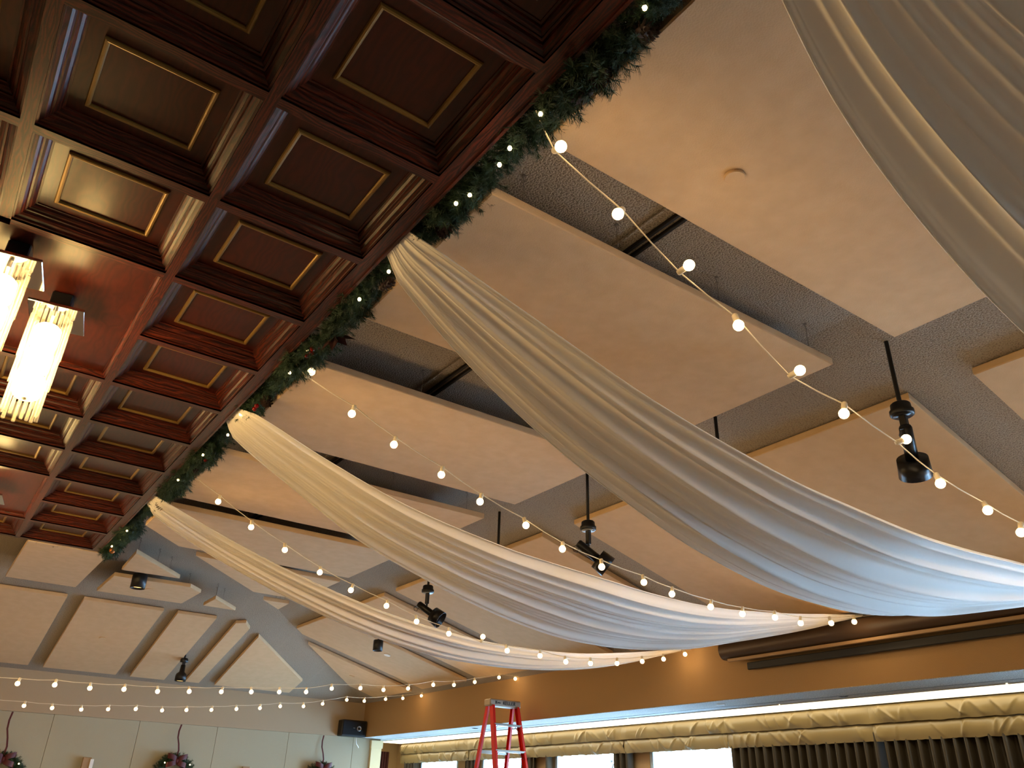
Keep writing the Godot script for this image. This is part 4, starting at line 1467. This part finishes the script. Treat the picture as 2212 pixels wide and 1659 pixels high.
# ==================================================================== wreaths and small things
func build_wreaths() -> void:
	var sprigs := [sprig_mesh(70, 0.10, 9), sprig_mesh(60, 0.09, 10)]
	var ml := mb()
	lathe(ml, [Vector2(0, -0.010), Vector2(0.008, -0.007), Vector2(0.011, 0.0), Vector2(0.008, 0.007), Vector2(0, 0.012)], 10)
	ml.generate_normals()
	var mini_mesh := ml.commit()
	var W := [[1.40, 0.20, 1.35, "lit wreath with a red bow at the lower left corner of the photo"], [3.78, 0.30, 3.77, "lit wreath with a red bow in the middle of the far wall"], [6.25, 0.30, 6.24, "lit wreath with a red bow nearest the window corner"]]
	for q: Array in W:
		var s: float = q[0]
		var c := P(14.42, s, q[1])
		var root := thing("wreath", q[3], "wreath", c, "wreaths hung on the far wall")
		var pts := []
		for i in 41:
			var an := TAU * i / 40.0
			pts.append(Vector3(cos(an), sin(an), 0) * 0.25)
		bough("evergreen_tips", pts, 0.10, 420, root, sprigs, false)
		var st := mb()
		var top := P(14.49, q[2], HS - 0.01) - c
		for k in 5:
			var t0 := k / 5.0
			var t1 := (k + 1) / 5.0
			var p0 := Vector3(0, 0.27, 0.03).lerp(top, t0) + Vector3(0.02 * sin(t0 * 7.0), 0, 0)
			var p1 := Vector3(0, 0.27, 0.03).lerp(top, t1) + Vector3(0.02 * sin(t1 * 7.0), 0, 0)
			quad_m(st, p0 - Vector3(0.012, 0, 0), p0 + Vector3(0.012, 0, 0), p1 + Vector3(0.012, 0, 0), p1 - Vector3(0.012, 0, 0))
			quad_m(st, p0 + Vector3(0.012, 0, -0.003), p0 - Vector3(0.012, 0, 0.003), p1 - Vector3(0.012, 0, 0.003), p1 + Vector3(0.012, 0, -0.003))
		obj("ribbon", st, M.ribbon, root)
		st = mb()
		# bow: two full loops, knot and tails
		st.set_smooth_group(0)
		for e: float in [-1.0, 1.0]:
			for up: float in [0.05, -0.045]:
				for i in 8:
					var rows := []
					for w in 2:
						var t := (i + w) / 8.0 * TAU
						var o := Vector3(e * (0.075 - 0.075 * cos(t)), up * sin(t * 0.5) * 1.4, 0.05 * sin(t) + 0.09)
						rows.append([o + Vector3(0, -0.036, 0), o + Vector3(0, 0.036, 0)])
					quad(st, rows[0][0], rows[1][0], rows[1][1], rows[0][1])
		lathe(st, [Vector2(0, -0.034), Vector2(0.022, -0.026), Vector2(0.028, 0), Vector2(0.022, 0.026), Vector2(0, 0.034)], 10, Transform3D(Basis(), Vector3(0, 0, 0.10)))
		var bow := obj("bow", st, M.ribbon, root)
		bow.position = Vector3(0, 0.215, 0.0)
		for i in 12:
			var an := TAU * (i + 0.4) / 12.0
			mini_light(root, Vector3(cos(an) * (0.25 + 0.05 * sin(i * 2.3)), sin(an) * (0.25 + 0.05 * sin(i * 3.1)), 0.085), mini_mesh, 0.007)

func disc(called: String, label: String, category: String, at: Vector3, nrm: Vector3, r: float, t: float, m: Material, group := "") -> void:
	var st := mb()
	lathe(st, [Vector2(0, 0.0), Vector2(r * 0.92, 0.0), Vector2(r, t * 0.3), Vector2(r, t), Vector2(0, t)], 28, Transform3D(tilt_to(nrm), Vector3.ZERO), false)
	var o := obj(called, st, m)
	o.position = at
	tag(o, label, category, group)

func build_small() -> void:
	var up := Vector3.UP
	disc("cover_plate", "round white cover plate on the board nearest the camera", "cover plate", P(1.52, 2.13, HB - 0.012), up, 0.043, 0.012, M.board)
	var n1 := Vector3(SL, 1, 0).normalized()
	disc("sprinkler_cover", "small round cover on the board left of the black can light, catching the light", "cover plate", P(11.1, 5.62, 2.27 - SL * (5.62 - 4.45) - 0.012), n1, 0.05, 0.012, M.white, "small round covers on the boards")
	disc("sprinkler_cover", "small round cover at the middle of the square board over the far wall", "cover plate", P(13.0, 2.06, 2.27 - SL * (13.0 - 11.95) - 0.012), Vector3(0, 1, -SL).normalized(), 0.045, 0.012, M.board, "small round covers on the boards")
	disc("sprinkler_cover", "faint round cover on the board behind the lit can light", "cover plate", P(10.85, 2.12, HB - 0.006), up, 0.055, 0.006, M.board, "small round covers on the boards")
	disc("sprinkler_cover", "faint round cover on the slanting board above the loudspeaker", "cover plate", P(12.95, 5.95, 2.27 - SL * 1.5 - 0.010), n1, 0.045, 0.010, M.board, "small round covers on the boards")
	# track along the plaster between the boards
	var base := P(4.6, 2.34, HC - 0.03)
	var root := thing("lighting_track", "dark twin rail fixed to the stippled ceiling above the hung boards", "track", base)
	for e: float in [-0.024, 0.024]:
		var st := mb()
		bevel_box(st, Vector3(0.020, 0.022, 8.4), 0.003, Transform3D(Basis(), Vector3(e, 0.019, 0)))
		obj("rail", st, M.rail, root)
	var stp := mb()
	bevel_box(stp, Vector3(0.012, 0.012, 8.4), 0.002, Transform3D(Basis(), Vector3(-0.10, 0.022, 0)))
	obj("conduit", stp, M.stipple, root)
	# downlights in the soffit
	for q: Array in [[11.05, 7.2, "small dark recessed downlight in the soffit, left of the ladder", M.black], [6.25, 7.24, "small bright recessed downlight in the soffit under the window header", M.white], [4.96, 7.56, "small dark recessed fitting in the soffit at the right", M.black]]:
		var st := mb()
		lathe(st, [Vector2(0.032, 0.012), Vector2(0.034, 0.002), Vector2(0.046, 0.0), Vector2(0.050, 0.006), Vector2(0.0, 0.014)], 20)
		var o := obj("downlight", st, q[3])
		var hz := HS - 0.006 if q[1] < 7.4 else HS + 0.006
		o.position = P(q[0], q[1], hz)
		tag(o, q[2], "downlight", "downlights in the window soffit")
	# uplighters on the far wall: only their tops rise into view
	for q: Array in [[2.53, 0.50, "cream and gold wall sconce top between the two left wreaths"], [4.96, 0.49, "gold wall sconce top between the middle and right wreaths"]]:
		var b := P(14.46, q[0], q[1] - 0.36)
		var r := thing("wall_sconce", q[2], "sconce", b, "wall sconces on the far wall")
		var st := mb()
		bevel_box(st, Vector3(0.12, 0.36, 0.05), 0.006, Transform3D(Basis(), Vector3(-0.02, 0.18, 0.0)))
		obj("body", st, M.slat, r)
		st = mb()
		bevel_box(st, Vector3(0.05, 0.34, 0.03), 0.004, Transform3D(Basis(), Vector3(0.045, 0.17, 0.03)))
		obj("side_fin", st, M.white, r)
	# a bare tree outside the window
	var tb := P(12.5, 11.2, -EYE)
	var tr := thing("tree", "bare dark branch tip outside the bright window", "tree", tb)
	var st := mb()
	tube(st, [Vector3(0, 0, 0), Vector3(0.03, 1.2, 0.02), Vector3(0.0, 2.05, -0.02)], 0.06, 8, 0.03)
	obj("trunk", st, M.bark, tr)
	for q: Array in [[Vector3(0, 2.0, -0.02), Vector3(0.05, 2.25, 0.12), Vector3(0.09, 2.52, 0.30)], [Vector3(0.01, 1.9, 0), Vector3(0.05, 2.2, -0.12), Vector3(0.0, 2.30, -0.25)], [Vector3(0.04, 2.22, 0.10), Vector3(0.02, 2.35, 0.05), Vector3(0.03, 2.45, 0.08)]]:
		st = mb()
		tube(st, q, 0.022, 6, 0.008)
		for k in 5:
			var c: Vector3 = (q[1] as Vector3).lerp(q[2], k / 5.0)
			var d := Vector3(rng.randf_range(-1, 1), rng.randf_range(0.2, 1), rng.randf_range(-1, 1)).normalized()
			tube(st, [c, c + d * 0.09], 0.008, 4, 0.003)
			quad(st, c + d * 0.05, c + d * 0.10 + Vector3(0, 0, 0.025), c + d * 0.15, c + d * 0.10 - Vector3(0, 0, 0.025))
		obj("branch", st, M.bark, tr)
